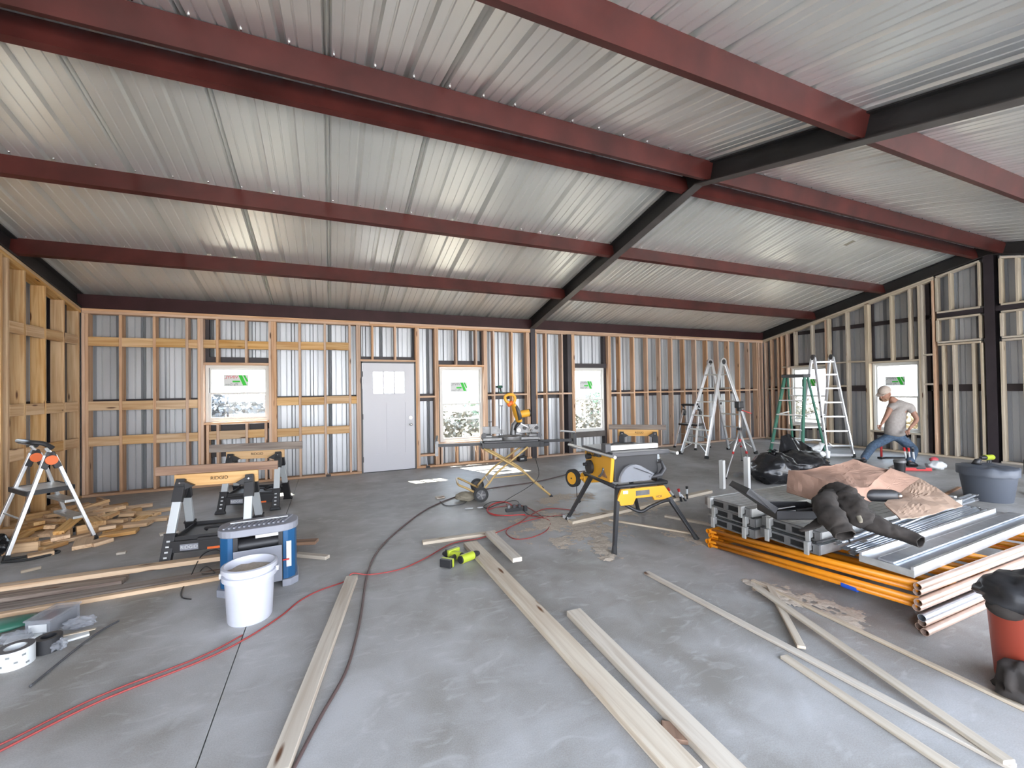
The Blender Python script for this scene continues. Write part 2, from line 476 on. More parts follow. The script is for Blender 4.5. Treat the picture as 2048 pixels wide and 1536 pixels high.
# ------------------------------------------------------------------ the room
XL, XR, XP, YB, YN, YR, ZP, SL = -3.41, 11.56, 4.11, 8.32, -0.86, 3.74, 2.84, 0.241
RIB = 0.3048
def zb(y): return ZP + 0.02 + SL * (YB - YR - abs(y - YR))      # underside of the rafters
def profile(u0, u1):
    pts = [(u0, 0.0)]
    k = math.floor(u0 / RIB) - 1
    while k * RIB < u1 + RIB:
        c = k * RIB
        for du, o in ((-.034, 0), (-.018, .036), (.018, .036), (.034, 0), (.092, 0), (.098, .009), (.106, .009), (.112, 0), (.192, 0), (.198, .009), (.206, .009), (.212, 0)):
            if u0 + 1e-4 < c + du < u1 - 1e-4: pts.append((c + du, o))
        k += 1
    return pts + [(u1, 0.0)]
def sheet(name, parent, place, u0, u1, z0, z1, m):
    """a corrugated steel sheet; place(u, off, z) -> point; z0, z1 numbers or functions of u"""
    ps = profile(u0, u1); b = MB(); vs = []
    for u, o in ps:
        vs.append(place(u, o, z0(u) if callable(z0) else z0)); vs.append(place(u, o, z1(u) if callable(z1) else z1))
    b.add(vs, [(2 * i, 2 * i + 2, 2 * i + 3, 2 * i + 1) for i in range(len(ps) - 1)])
    return b.build(name, m, parent, raw=True)
def sheets(parent, place, u0, u1, z1, holes, name='steel_sheet', z0=0.0):
    """sheets three ribs wide from u0 to u1, cut round the holes (a, b, bottom, top)"""
    cuts = {u0, u1}
    k = math.ceil(u0 / (3 * RIB))
    while k * 3 * RIB < u1: cuts.add(k * 3 * RIB); k += 1
    for h in holes: cuts.add(h[0]); cuts.add(h[1])
    cuts = sorted(cuts)
    for a, b in zip(cuts, cuts[1:]):
        if b - a < 0.01: continue
        hs = [h for h in holes if h[0] < (a + b) / 2 < h[1]]
        if hs:
            h = hs[0]
            if h[2] > z0 + 0.02: sheet(name, parent, place, a, b, z0, h[2], 'wall_sheet')
            sheet(name, parent, place, a, b, h[3], z1, 'wall_sheet')
        else: sheet(name, parent, place, a, b, z0, z1, 'wall_sheet')

# floor: slab poured in parts, the saw-cut joints are real gaps
fl = structure('floor')
JX = [-3.72, -0.52, 11.88]; JY = [-1.1, 8.64]
for i in range(2):
    b = MB(); b.bx(JX[i] + 0.0025, JX[i + 1] - 0.0025, JY[0], JY[1], -0.12, 0.0)
    b.build('concrete_slab', 'concrete', fl, bevel=0.002)
MB().bx(JX[0], JX[-1], JY[0], JY[1], -0.2, -0.05).build('joint_bed', 'dark_grey', fl)

# ---- wall at the back
wb = structure('wall_back')
def bp(u, o, z): return (u, YB + 0.22 + o, z)
H1 = (-1.90, -0.97, 1.05, 2.0); H2 = (2.04, 2.96, 0.47, 2.0); H3 = (5.18, 6.06, 0.5, 2.0); HD = (0.53, 1.54, 0.0, 2.09)
sheets(wb, bp, XL - 0.24, XR + 0.24, 3.06, [H1, H2, H3, HD])
def vstud(x, z0=0.038, z1=2.762, name='stud', m='pine'): return board(name, (x, YB + 0.07, z0), (x, YB + 0.07, z1), 0.14, 0.038, m, wb, up=(1, 0, 0))
for x in (-3.39, -3.35, -2.955, -2.54, -2.12, -1.96, -1.921, -0.95, -0.91, -0.872, -0.49, -0.08, 0.34, 0.47, 0.508,
          1.562, 1.60, 1.94, 1.98, 2.98, 3.018, 3.19, 3.61, 3.97, 4.012, 4.19, 4.44, 4.85, 5.12, 5.16,
          6.13, 6.17, 6.46, 6.88, 7.30, 7.71, 8.11, 8.52, 8.93, 9.34, 9.75, 10.16, 10.57, 10.97, 11.30, 11.38, 11.52):
    vstud(x, m='pine')
for x in (-1.71, -1.30): vstud(x, 2.04, 2.762, 'cripple_stud'); vstud(x, 0.038, 1.012, 'cripple_stud')
for x in (-1.85, -1.02): vstud(x, 0.038, 1.012, 'cripple_stud')
for x in (2.37, 2.80): vstud(x, 2.04, 2.762, 'cripple_stud'); vstud(x, 0.038, 0.432, 'cripple_stud')
for x in (2.05, 2.93): vstud(x, 0.038, 0.432, 'cripple_stud')
for x in (0.74, 1.16): vstud(x, 2.125, 2.762, 'cripple_stud')
def hplate(x0, x1, zc, name, m='pine', h=0.038, dep=0.14, yc=None): return board(name, (x0, yc or YB + 0.07, zc), (x1, yc or YB + 0.07, zc), dep, h, m, wb)
for a, b_ in ((XL, XP - 0.06), (XP + 0.06, XR)):
    mid = a + (b_ - a) * 0.55
    for p, q in ((a, mid), (mid + 0.002, b_)):
        hplate(p, q, 2.781, 'top_plate'); hplate(p, q, 2.820, 'top_plate')
for a, b_ in ((XL, 0.527), (1.543, XP - 0.06), (XP + 0.06, XR)): hplate(a, b_, 0.019, 'bottom_plate')
hplate(-1.90, -0.97, 2.021, 'window_header'); hplate(-1.90, -0.97, 1.031, 'window_sill_plate')
hplate(2.0, 2.96, 2.021, 'window_header'); hplate(2.0, 2.96, 0.451, 'window_sill_plate')
hplate(0.527, 1.543, 2.106, 'door_header')
# blocks set on face between the studs of the left bay (flush with the stud faces)
def face_block(x0, x1, zc, m='pine_warm'):
    return board('blocking', (x0, YB + 0.019, zc), (x1, YB + 0.019, zc), 0.14, 0.038, m, wb, up=(0, 1, 0))
ls = [-3.35, -2.955, -2.54, -2.12, -1.96]
for z in (2.345, 1.365, 0.835):
    for a, b_ in zip(ls, ls[1:]): face_block(a + 0.02, b_ - 0.02, z + rnd.uniform(-.008, .008))
for a, b_ in ((-1.90, -1.73), (-1.69, -1.32), (-1.28, -0.97)):
    face_block(a, b_, 2.345 + rnd.uniform(-.006, .006)); face_block(a + (0.07 if a < -1.8 else 0), b_ - (0.07 if b_ > -1 else 0), 0.835)
rs = [-0.872, -0.49, -0.08, 0.34]
for z in (2.35, 1.37, 0.835):
    for a, b_ in zip(rs, rs[1:]): face_block(a + 0.02, b_ - 0.02, z + rnd.uniform(-.01, .01))
face_block(0.36, 0.45, 1.37)
# flat blocks of the other bays
def flat_block(x0, x1, z): return hplate(x0, x1, z, 'blocking')
for a, b_, z in [(1.62, 1.92, 1.40), (1.62, 1.92, .245), (3.04, 3.17, 1.41), (3.21, 3.59, 1.41), (3.63, 3.95, 1.41), (4.21, 4.42, 1.41), (4.46, 4.83, 1.41), (4.87, 5.10, 1.41)]: flat_block(a, b_, z)
q = [6.17, 6.46, 6.88, 7.30, 7.71, 8.11, 8.52, 8.93, 9.34, 9.75, 10.16, 10.57, 10.97, 11.30]
for a, b_ in zip(q, q[1:]): flat_block(a + 0.02, b_ - 0.02, 1.40 + rnd.uniform(-.006, .006))
# steel girts, jambs, headers between studs and sheet
def steel(x0, x1, z0, z1, name, y0=0.145, y1=0.215, m='column_steel'):
    MB().bx(x0, x1, YB + y0, YB + y1, z0, z1).build(name, m, wb)
for a, b_ in ((XL, -1.93), (-0.94, 0.50), (1.57, 2.01), (2.99, XP - .06), (XP + .06, 4.98), (6.12, XR)): steel(a, b_, 1.31, 1.46, 'girt')
steel(-1.86, -0.97, 0.90, 1.0, 'girt'); steel(-1.86, -1.0, .46, .56, 'girt')
steel(-1.92, -1.85, 0, 2.84, 'steel_jamb'); steel(-.98, -.93, 0, 2.84, 'steel_jamb')
steel(-1.85, -.98, 2.045, 2.14, 'steel_header'); steel(0.55, 1.52, 2.13, 2.19, 'steel_header')
steel(0.49, 0.55, 0, 2.84, 'steel_jamb'); steel(1.52, 1.60, 0, 2.84, 'steel_jamb')
steel(1.92, 2.03, 0, 2.84, 'steel_jamb'); steel(2.95, 3.02, 0, 2.84, 'steel_jamb'); steel(2.03, 2.95, 2.045, 2.13, 'steel_header')
steel(5.0, 5.10, 0, 2.84, 'steel_jamb', 0.02); steel(6.05, 6.125, 0, 2.84, 'steel_jamb', 0.1)
steel(5.10, 6.10, 2.0, 2.10, 'steel_header', 0.06); steel(5.18, 6.05, .37, .50, 'steel_sill', 0.08, m='grey_flange')
# column in the middle: an H section
b = MB(); b.bx(XP - .055, XP + .055, YB + .0, YB + .012, 0, 2.86); b.bx(XP - .055, XP + .055, YB + .188, YB + .2, 0, 2.86); b.bx(XP - .006, XP + .006, YB + .012, YB + .188, 0, 2.86)
b.build('steel_column', 'column_steel', wb)
for (px, h) in ((-0.02, .26), (1.78, .26)):                     # pipe stubs by the bottom plate
    b = MB(); b.tube([(px - 0.02, YB + .03, .04), (px - .06, YB + .02, h)], .011, 8); b.build('conduit_stub', 'white_plastic', wb)
    MB().bx(px - .06, px + .02, YB - .012, YB + .0, 0.0, .035).build('stub_bracket', 'black', wb)

# ---- gable walls
def gable(side):
    X = XR if side > 0 else XL
    root = structure('wall_right' if side > 0 else 'wall_left')
    place = (lambda u, o, z: (X + side * (0.22 + o), u, z))
    xc = X + side * 0.07
    top = lambda y: zb(y) - 0.02
    return root, place, xc, top
def gstud(root, X, side, y, z0, z1, m, name='stud'): return board(name, (X + side * .07, y, z0), (X + side * .07, y, z1), .14, .038, m, root, up=(0, 1, 0))
def gbar(root, X, side, y0, z0, y1, z1, name, m, dep=.14): return board(name, (X + side * .07, y0, z0), (X + side * .07, y1, z1), dep, .038, m, root)
# right
wr, pl, xc, top = gable(1)
HA = (6.67, 7.60, 0.45, 2.0); HB = (4.83, 5.70, 0.45, 2.0)
sheets(wr, pl, YN - .2, YB + .24, lambda u: zb(u) + .2, [HA, HB])
pm = 'pine_pale'
def rst(y, z0=0.038, z1=None, name='stud', m=pm): return gstud(wr, XR, 1, y, z0, (top(y) - .08) if z1 is None else z1, m, name)
for y in (8.28, 8.10, 7.90, 7.79, 7.64, 6.64, 6.59, 6.17, 5.77, 5.735, 4.79, 4.75, 4.56): rst(y, m='pine' if y > 7.5 or y in (6.64, 4.56) else pm)
for y in (7.43, 6.99): rst(y, 2.04, None, 'cripple_stud'); rst(y, .038, .41, 'cripple_stud')
for y in (5.28, 4.95): rst(y, 2.04, None, 'cripple_stud'); rst(y, .038, .41, 'cripple_stud')
for a, b_ in ((6.66, 7.62), (4.81, 5.715)):
    gbar(wr, XR, 1, a, 2.021, b_, 2.021, 'window_header', pm); gbar(wr, XR, 1, a, .431, b_, .431, 'window_sill_plate', pm)
def slope_plate(y0, y1, dz): gbar(wr, XR, 1, y0, top(y0) - dz, y1, top(y1) - dz, 'top_plate', pm)
slope_plate(YB, 6.64, .02); slope_plate(6.638, 4.54, .02); slope_plate(YB, 6.64, .06); slope_plate(6.638, 4.54, .06)
gbar(wr, XR, 1, YB, .019, 3.82, .019, 'bottom_plate', pm)
for a, b_ in ((8.08, 7.92), (7.62, 6.66), ): pass
for a, b_, z in ((8.26, 8.12, 1.42), (8.08, 7.92, 1.42), (6.57, 6.19, 2.06), (6.15, 5.79, 2.06), (6.57, 6.19, 1.48), (4.73, 4.58, 2.12), (4.73, 4.58, 1.50), (7.77, 7.66, 2.02)): gbar(wr, XR, 1, a, z, b_, z, 'blocking', pm)
# boxed frames beside the middle post, on both sides of it
def boxed(ya, yb):
    for z0, z1 in ((2.98, None), (2.36, 2.84)):
        a, b_ = ya, yb
        gbar(wr, XR, 1, a, z0, b_, z0, 'box_rail', pm)
        ta, tb = (top(a) - .04, top(b_) - .04) if z1 is None else (z1, z1)
        gbar(wr, XR, 1, a, ta, b_, tb, 'box_rail', pm)
        for y in (a, b_, a + (b_ - a) * .33):
            t = (top(y) - .06) if z1 is None else z1 - .02
            rst(y, z0 + .02, t, 'box_stud')
    gbar(wr, XR, 1, ya, 2.31, yb, 2.31, 'top_plate', pm)
boxed(4.50, 3.87); boxed(3.59, 2.96)
for y in (4.42, 4.26, 3.98, 3.86, 3.60, 3.32, 2.94): rst(y, .038, 2.29)
gbar(wr, XR, 1, 3.64, .019, YN, .019, 'bottom_plate', pm)
for y in (2.5, 2.1, 1.7, 1.3, .9, .5, .1, -.3, -.7): rst(y)
slope_plate(2.94, YN, .02)
def rsteel(y0, y1, z0, z1, name, x0=.145, x1=.215): MB().bx(XR + x0, XR + x1, y0, y1, z0, z1).build(name, 'column_steel', wr)
for a, b_ in ((YN, 3.6), (3.86, 4.80), (5.73, 6.64), (7.63, YB)): rsteel(a, b_, 1.35, 1.49, 'girt')
rsteel(3.82, 7.6, 2.88, 2.97, 'girt'); rsteel(YN, 3.66, 2.88, 2.97, 'girt')
rsteel(3.82, 4.5, 2.87, 2.965, 'girt', .01, .06); rsteel(2.96, 3.66, 2.87, 2.965, 'girt', .01, .06)
for y in (6.62, 7.61, 4.70, 5.72): rsteel(y - .03, y + .03, 0, top(y), 'steel_jamb')
for a, b_ in ((6.68, 7.6), (4.84, 5.7)): rsteel(a, b_, 2.045, 2.11, 'steel_header'); rsteel(a, b_, .33, .42, 'steel_sill')
b = MB(); b.bx(XR - .0, XR + .012, 3.67, 3.81, 0, zb(YR)); b.bx(XR + .012, XR + .16, 3.734, 3.746, 0, zb(YR)); b.bx(XR + .16, XR + .172, 3.67, 3.81, 0, zb(YR)); b.build('steel_column', 'column_steel', wr)
# left
wl, pl, xc, top = gable(-1)
HL = (5.70, 6.63, 1.0, 2.05)
sheets(wl, pl, YN - .2, YB + .24, lambda u: zb(u) + .2, [HL])
ly = [8.26, 7.885, 7.46, 7.06, 6.77, 6.66, 5.67, 5.3, 4.9, 4.5, 4.1, 3.7, 3.3, 2.9, 2.5, 2.1, 1.7, 1.3, .9, .5, .1, -.3, -.7]
for y in ly: gstud(wl, XL, -1, y, .038, top(y) - .08, 'pine_warm')
for y in (6.35, 6.0): gstud(wl, XL, -1, y, .038, .96, 'pine_warm', 'cripple_stud'); gstud(wl, XL, -1, y, 2.1, top(y) - .08, 'pine_warm', 'cripple_stud')
for a, b_ in ((YB, 5.0), (4.998, YR), (YR, 1.2), (1.198, YN)):
    for dz in (.02, .06): gbar(wl, XL, -1, a, top(a) - dz, b_, top(b_) - dz, 'top_plate', 'pine_warm')
gbar(wl, XL, -1, YB, .019, 3.7, .019, 'bottom_plate', 'pine_warm'); gbar(wl, XL, -1, 3.698, .019, YN, .019, 'bottom_plate', 'pine_warm')
gbar(wl, XL, -1, 5.69, 2.07, 6.64, 2.07, 'window_header', 'pine_warm'); gbar(wl, XL, -1, 5.69, .98, 6.64, .98, 'window_sill_plate', 'pine_warm')
for z in (2.345, 1.365, .835):
    for a, b_ in zip(ly[:7], ly[1:7]):
        if abs(a - b_) < .2 or (a > 6 > b_ - .2 and z != 2.345 and b_ < 6): continue
        board('blocking', (XL - .019, a - .02, z), (XL - .019, b_ + .02, z), .14, .038, 'pine_warm', wl, up=(1, 0, 0))
MB().bx(XL - .215, XL - .145, YN, 5.68, 1.31, 1.46).build('girt', 'column_steel', wl)
MB().bx(XL - .215, XL - .145, 6.65, YB, 1.31, 1.46).build('girt', 'column_steel', wl)
MB().bx(XL - .215, XL - .05, 7.96, 8.06, 0, 2.9).build('steel_jamb', 'column_steel', wl)

# ---- unseen side behind the photographer: left fully open to let in more daylight
wf = structure('wall_front')
for x in (-3.36, 4.0, 4.22, 11.5): board('stud', (x, YN - .07, .038), (x, YN - .07, 2.762), .14, .038, 'pine', wf, up=(1, 0, 0))
for a, b_ in ((XL, XP - .06), (XP + .06, XR)):
    board('top_plate', (a, YN - .07, 2.8), (b_, YN - .07, 2.8), .14, .076, 'pine', wf)
MB().bx(XP - .055, XP + .055, YN - .2, YN, 0, 2.86).build('steel_column', 'column_steel', wf)

# ---- roof
ce = structure('ceiling')
def roof_panel(u0, u1, far):
    ys = (YR, YB + .5) if far else (YR, YN - .5)
    ps = profile(u0, u1); vs = []
    for u, o in ps:
        for y in ys: vs.append((u, y, zb(y) + .225 + o))
    n = len(ps)
    MB().add(vs, [(2 * i, 2 * i + 2, 2 * i + 3, 2 * i + 1) for i in range(n - 1)]).build('roof_panel', 'roof_sheet', ce, raw=True)
k = math.floor((XL - .3) / (3 * RIB))
while k * 3 * RIB < XR + .3:
    for far in (True, False): roof_panel(k * 3 * RIB, (k + 1) * 3 * RIB, far)
    k += 1
def c_section(y, z, x0, x1, name, m, h=.2, fl_=.065, face=-1, tilt=0.0):
    """cold-formed C: web faces the photographer, flanges turn away"""
    t = .004; s = -face
    poly = [(0, 0), (fl_ * s, 0), (fl_ * s, .018), ((fl_ - t) * s, .018), ((fl_ - t) * s, t), (t * s, t), (t * s, h - t), ((fl_ - t) * s, h - t), ((fl_ - t) * s, h - .018), (fl_ * s, h - .018), (fl_ * s, h), (0, h)]
    ct, st = math.cos(tilt), math.sin(tilt)
    poly = [(y + a * ct - b * st, z + a * st + b * ct) for a, b in poly]
    bm_ = MB(); bm_.prism(poly, 'x', x0, x1)
    return bm_.build(name, m, ce)
ang = math.atan(SL)
for x0, x1 in ((XL - .2, XP - .008), (XP + .008, XR + .2)):
    for y in (6.88, 5.38): c_section(y, zb(y) + .02, x0, x1, 'purlin', 'red_steel', tilt=-ang)
    c_section(3.88, zb(3.88) + .015, x0, x1, 'purlin', 'red_steel', tilt=-ang)
    c_section(3.56, zb(3.56) + .015, x0, x1, 'purlin', 'red_steel', tilt=ang)
    for y in (2.02, 0.52, -.7): c_section(y, zb(y) + .02, x0, x1, 'purlin', 'red_steel', tilt=ang, face=-1)
    c_section(YB + .03, ZP + .01, x0, x1, 'eave_beam', 'dark_red', h=.205, tilt=0)
    c_section(YN - .03, ZP + .01, x0, x1, 'eave_beam', 'dark_red', h=.205, tilt=0, face=1)
def rafter(x, y0, y1, wid=.13):
    r = MB()
    for (a, b_) in ((0, .010), (.208, .22)):
        r.add([(x - wid / 2 if i else x + wid / 2, y, zb(y) + dz) for dz in (a, b_) for y in (y0, y1) for i in (0, 1)], [(0, 1, 3, 2), (4, 6, 7, 5), (0, 4, 5, 1), (2, 3, 7, 6), (0, 2, 6, 4), (1, 5, 7, 3)])
    r.add([(x - .005 if i else x + .005, y, zb(y) + dz) for dz in (.008, .21) for y in (y0, y1) for i in (0, 1)], [(0, 1, 3, 2), (4, 6, 7, 5), (0, 4, 5, 1), (2, 3, 7, 6), (0, 2, 6, 4), (1, 5, 7, 3)])
    o = r.build('rafter', 'black_steel', ce)
    f = MB(); f.add([(x - wid / 2 if i else x + wid / 2, y, zb(y) + dz) for dz in (-.006, .0) for y in (y0, y1) for i in (0, 1)], [(0, 1, 3, 2), (4, 6, 7, 5), (0, 4, 5, 1), (2, 3, 7, 6), (0, 2, 6, 4), (1, 5, 7, 3)])
    f.build('bottom_flange', 'grey_flange', o)
for x in (XP,): rafter(x, YR, YB + .2); rafter(x, YN - .2, YR)
for x in (XR + .06, XL - .06): rafter(x, YR, YB + .2); rafter(x, YN - .2, YR)
# roofing screws along the purlins: far too many to pick apart
b = MB()
for y in (6.88, 5.38, 3.9, 3.5, 2.02):
    u = math.ceil((XL) / RIB) * RIB
    while u < XR:
        b.box((u + .05, y - .02, zb(y) + .215), (.012, .012, .012)); u += RIB
o = b.build('roofing_screws', 'chrome', ce); o['kind'] = 'stuff'
# small paper label stuck under the roof sheet
MB().add([(8.4, 4.35, zb(4.35) + .22), (8.5, 4.35, zb(4.35) + .22), (8.5, 4.5, zb(4.5) + .22), (8.4, 4.5, zb(4.5) + .22)], [(0, 1, 2, 3)]).build('paper_sticker', 'khaki', ce)

# ---- windows: white vinyl, single hung, with the maker's sticker on the upper pane (seen from behind)
def window(name, org, xd, nd, wd, z0, z1, red=False, sticker=True):
    """org: lower left corner seen from inside, xd: to the right seen from inside, nd: outwards"""
    r = structure(name)
    xd, nd = Vector(xd), Vector(nd); zz = Vector((0, 0, 1))
    Q = Matrix.Translation(org) @ Matrix((xd, nd, zz)).transposed().to_4x4()
    h = z1 - z0; mid = h * .5; f = .045
    b = MB(Q)
    for a in ((0, f, 0, h), (wd - f, wd, 0, h)): b.bx(a[0], a[1], 0, .09, a[2], a[3])
    b.bx(f, wd - f, 0, .09, 0, f); b.bx(f, wd - f, 0, .09, h - f, h)
    b.build('window_frame', 'white', r, bevel=.003)
    g = .03
    for nm, za, zb_, y0 in (('lower_sash', f, mid + .015, .015), ('upper_sash', mid - .015, h - f, .045)):
        s = MB(Q)
        s.bx(f, f + g, y0, y0 + .028, za, zb_); s.bx(wd - f - g, wd - f, y0, y0 + .028, za, zb_)
        s.bx(f + g, wd - f - g, y0, y0 + .028, za, za + g); s.bx(f + g, wd - f - g, y0, y0 + .028, zb_ - g, zb_)
        so_ = s.build(nm, 'white', r, bevel=.002)
        MB(Q).bx(f + g, wd - f - g, y0 + .012, y0 + .016, za + g, zb_ - g).build('pane', 'glass', so_)
    # wooden reveal
    if sticker:
        cx, cz, w_, h_ = wd * .46, mid + (h - mid) * .46, .36, .2
        MB(Q).bx(cx - w_ / 2, cx + w_ / 2, .053, .056, cz - h_ / 2, cz + h_ / 2).build('sticker', 'label_white', r)
        g_ = MB(Q)
        def para(x0, z0_, x1, z1_, wdt): g_.add([(x0, .050, z0_), (x0 + wdt, .050, z0_), (x1 + wdt, .050, z1_), (x1, .050, z1_), (x0, .0528, z0_), (x0 + wdt, .0528, z0_), (x1 + wdt, .0528, z1_), (x1, .0528, z1_)], [(0, 1, 2, 3), (7, 6, 5, 4), (0, 4, 5, 1), (1, 5, 6, 2), (2, 6, 7, 3), (3, 7, 4, 0)])
        para(cx + .03, cz + .09, cx + .10, cz - .085, .055); para(cx + .10, cz + .09, cx + .15, cz - .02, .03)
        para(cx - .05, cz - .012, cx + .03, cz - .012, .02)
        g_.bx(cx - .055, cx + .055, .050, .0528, cz - .03, cz - .002)
        g_.build('sticker_arrow', 'label_green', r)
        org2 = Q @ Vector((cx - .07, .050, cz + .055)); text('sticker_lettering', 'VINYL', .07, 'label_red' if red else 'label_grey', None, org2, xd, zz, mirror=True).parent = r
        org2 = Q @ Vector((cx - .07, .050, cz - .065)); text('sticker_lettering', 'Ply Gem', .055, 'label_grey', None, org2, xd, zz, mirror=True).parent = r
    return r
YW = YB + .11
window('window_1', (H1[0], YW, H1[2]), (1, 0, 0), (0, 1, 0), H1[1] - H1[0], H1[2], H1[3], red=True)
window('window_2', (H2[0], YW, H2[2]), (1, 0, 0), (0, 1, 0), H2[1] - H2[0], H2[2], H2[3])
window('window_3', (H3[0], YW, H3[2]), (1, 0, 0), (0, 1, 0), H3[1] - H3[0], H3[2], H3[3])
window('window_4', (XR + .11, HA[1], HA[2]), (0, -1, 0), (1, 0, 0), HA[1] - HA[0], HA[2], HA[3])
window('window_5', (XR + .11, HB[1], HB[2]), (0, -1, 0), (1, 0, 0), HB[1] - HB[0], HB[2], HB[3])
window('window_6', (XL - .11, HL[0], HL[2]), (0, 1, 0), (-1, 0, 0), HL[1] - HL[0], HL[2], HL[3], sticker=False)

# ---- entrance door with three small panes and two recessed panels
d1 = structure('door_1')
def door():
    x0, x1, z0, z1, y0, y1 = .56, 1.51, .012, 2.055, YB + .0, YB + .045
    g0, g1, gz0, gz1 = .735, 1.335, 1.47, 1.905
    b = MB()
    b.bx(x0, g0, y0, y1, z0, z1); b.bx(g1, x1, y0, y1, z0, z1); b.bx(g0, g1, y0, y1, gz1, z1)
    pz0, pz1 = .33, 1.30
    b.bx(g0, g1, y0, y1, pz1, gz0); b.bx(g0, g1, y0, y1, z0, pz0)
    b.bx(.985, 1.085, y0, y1, pz0, pz1)
    b.build('door_slab', 'door_white', d1)
    for a, c in ((g0, .985), (1.085, g1)):
        p = MB(); p.bx(a, c, y0 + .012, y1 - .008, pz0, pz1)
        p.build('recessed_panel', 'door_white', d1)
    wv = (g1 - g0)
    for i in range(3):
        a = g0 + i * wv / 3 + .012; c = a + wv / 3 - .024
        MB().bx(a, c, y0 + .018, y0 + .024, gz0 + .01, gz1 - .01).build('pane', 'glass', d1)
    m = MB()
    for i in range(4):
        a = g0 + i * wv / 3; m.bx(max(a - .012, g0), min(a + .012, g1), y0 + .003, y1 - .003, gz0, gz1)
    m.bx(g0, g1, y0 + .003, y1 - .003, gz0, gz0 + .01); m.bx(g0, g1, y0 + .003, y1 - .003, gz1 - .01, gz1)
    m.build('pane_bars', 'door_white', d1)
    for z, r in ((.87, .028), (1.0, .03)):
        k = MB(); k.disc((1.435, y0 - .006, z), (0, 1, 0), r, .012, 20)
        if z > .9: k.box((1.435, y0 - .018, z), (.008, .02, .03))
        else: k.ell((1.435, y0 - .05, z), (.026, .024, .026)); k.disc((1.435, y0 - .02, z), (0, 1, 0), .012, .04)
        k.build('deadbolt' if z > .9 else 'door_knob', 'chrome', d1, smooth=40)
    for z in (.25, 1.05, 1.85):
        MB().bx(x0 - .018, x0 + .004, y0 - .006, y0 + .004, z - .05, z + .05).build('hinge', 'black', d1)
    f = MB()
    f.bx(.53, x0 - .004, y0 - .002, YB + .14, 0, 2.085); f.bx(x1 + .004, 1.54, y0 - .002, YB + .14, 0, 2.085); f.bx(.53, 1.54, y0 - .002, YB + .14, 2.058, 2.085)
    f.build('door_frame', 'dark_grey', d1)
    MB().bx(x0, x1, YB - .01, YB + .2, 0, .012).build('threshold', 'black', d1)
door()

# ---- the land outside
ld = MB(); ld.bx(-80, 90, -70, 120, -.35, -.13).build('ground', 'dirt')['kind'] = 'structure'
MB().bx(-12, 22, -22, -1.1, -.13, -.1).build('bounce_pad', 'bounce_ground')['kind'] = 'structure'  # unseen pale pad, added to bounce sunlight up onto the ceiling
def clump(name, c, r, m, seed, n=260, leaf=.05):
    q = random.Random(seed); b = MB()
    for i in range(n):
        u = Vector((q.gauss(0, 1), q.gauss(0, 1), q.gauss(0, 1))).normalized() * (q.random() ** .4)
        p = Vector((c[0] + u.x * r[0], c[1] + u.y * r[1], c[2] + u.z * r[2]))
        a = Vector((q.gauss(0, 1), q.gauss(0, 1), q.gauss(0, 1))).normalized() * leaf; d = a.cross(Vector((q.gauss(0, 1), q.gauss(0, 1), q.gauss(0, 1)))).normalized() * leaf * .6
        b.add([p - a, p + d, p + a, p - d], [(0, 1, 2, 3)])
    return b.build(name, m, raw=True)
gi = 0
o = clump('rubble_heap', (-2.3, 13.4, .60), (1.6, .7, .95), 'far', 77, 2600, .09); tag(o, 'grey heap of rubble outside the square back window', 'rubble heap')
for (x, y, rr, h, m, lb) in ((-6.5, 14.2, 1.3, .9, 'brush', 'grey dry bush outside the square back window'), (0.2, 15.5, 1.5, .9, 'leaf_green', 'green bush outside the square back window, right of the dry one'), (3.6, 14.2, 1.8, 1.0, 'brush', 'grey brush seen low in the tall back window nearest the door'),
                         (6.0, 16, 1.6, 1.1, 'leaf_green', 'green bush beyond the tall back window nearest the door'), (9.5, 14.6, 2.0, 1.15, 'brush', 'grey brush seen through the back window right of the column'), (13.5, 18, 1.8, 1.5, 'leaf_green', 'green bush beyond the brush, seen through the back window right of the column'),
                         (20, 13.5, 2.0, 1.0, 'brush', 'grey brush outside the side window behind the ladders'), (17.2, 6.8, 1.5, .7, 'straw', 'low straw coloured bush outside the side window by the person')):
    o = clump('bush', (x, y, h * .45), (rr, rr * .7, h * .6), m, 11 + gi, 900, .1); gi += 1
    tag(o, lb, 'bush')
t = thing('yellow_tree', 'yellow leaved tree outside the side window beside the person', 'tree', (26.5, 8.6, -.13))
MB().tube([(0, 0, 0), (.1, 0, 1.2), (0, .1, 2.4)], [.14, .1, .05], 8).build('trunk', 'brown_wood', t)
clump('crown', (0, 0, 2.3), (1.6, 1.6, 1.1), 'leaf_yellow', 5, 1200, .12).parent = t
gr = MB(); q = random.Random(3)
for i in range(5000):
    x, y = (q.uniform(-8, 14), q.uniform(9.6, 12)) if i % 3 else (q.uniform(12.6, 14.6), q.uniform(2, 9.5))
    h = q.uniform(.12, .42); a = q.uniform(0, PI); dx, dy = math.cos(a) * .012, math.sin(a) * .012; lx, ly_ = q.uniform(-.12, .12), q.uniform(-.12, .12)
    gr.add([(x - dx, y - dy, -.13), (x + dx, y + dy, -.13), (x + lx, y + ly_, h - .13)], [(0, 1, 2)])
o = gr.build('dry_grass', 'straw', raw=True); tag(o, 'dry straw coloured grass growing outside the back wall windows', 'grass', kind='stuff')
hz = MB(); q = random.Random(9); vs = []
N = 70
for i in range(N + 1):
    a = -1.2 + 3.6 * i / N; r = 75
    h = 1.6 + 1.1 * noise.noise(Vector((a * 3, 0, 0))) + .5 * noise.noise(Vector((a * 14, 1, 0)))
    for rr, zz in ((r, -.3), (r + 3, h), (r + 14, -.3)): vs.append((rr * math.sin(a), rr * math.cos(a), zz))
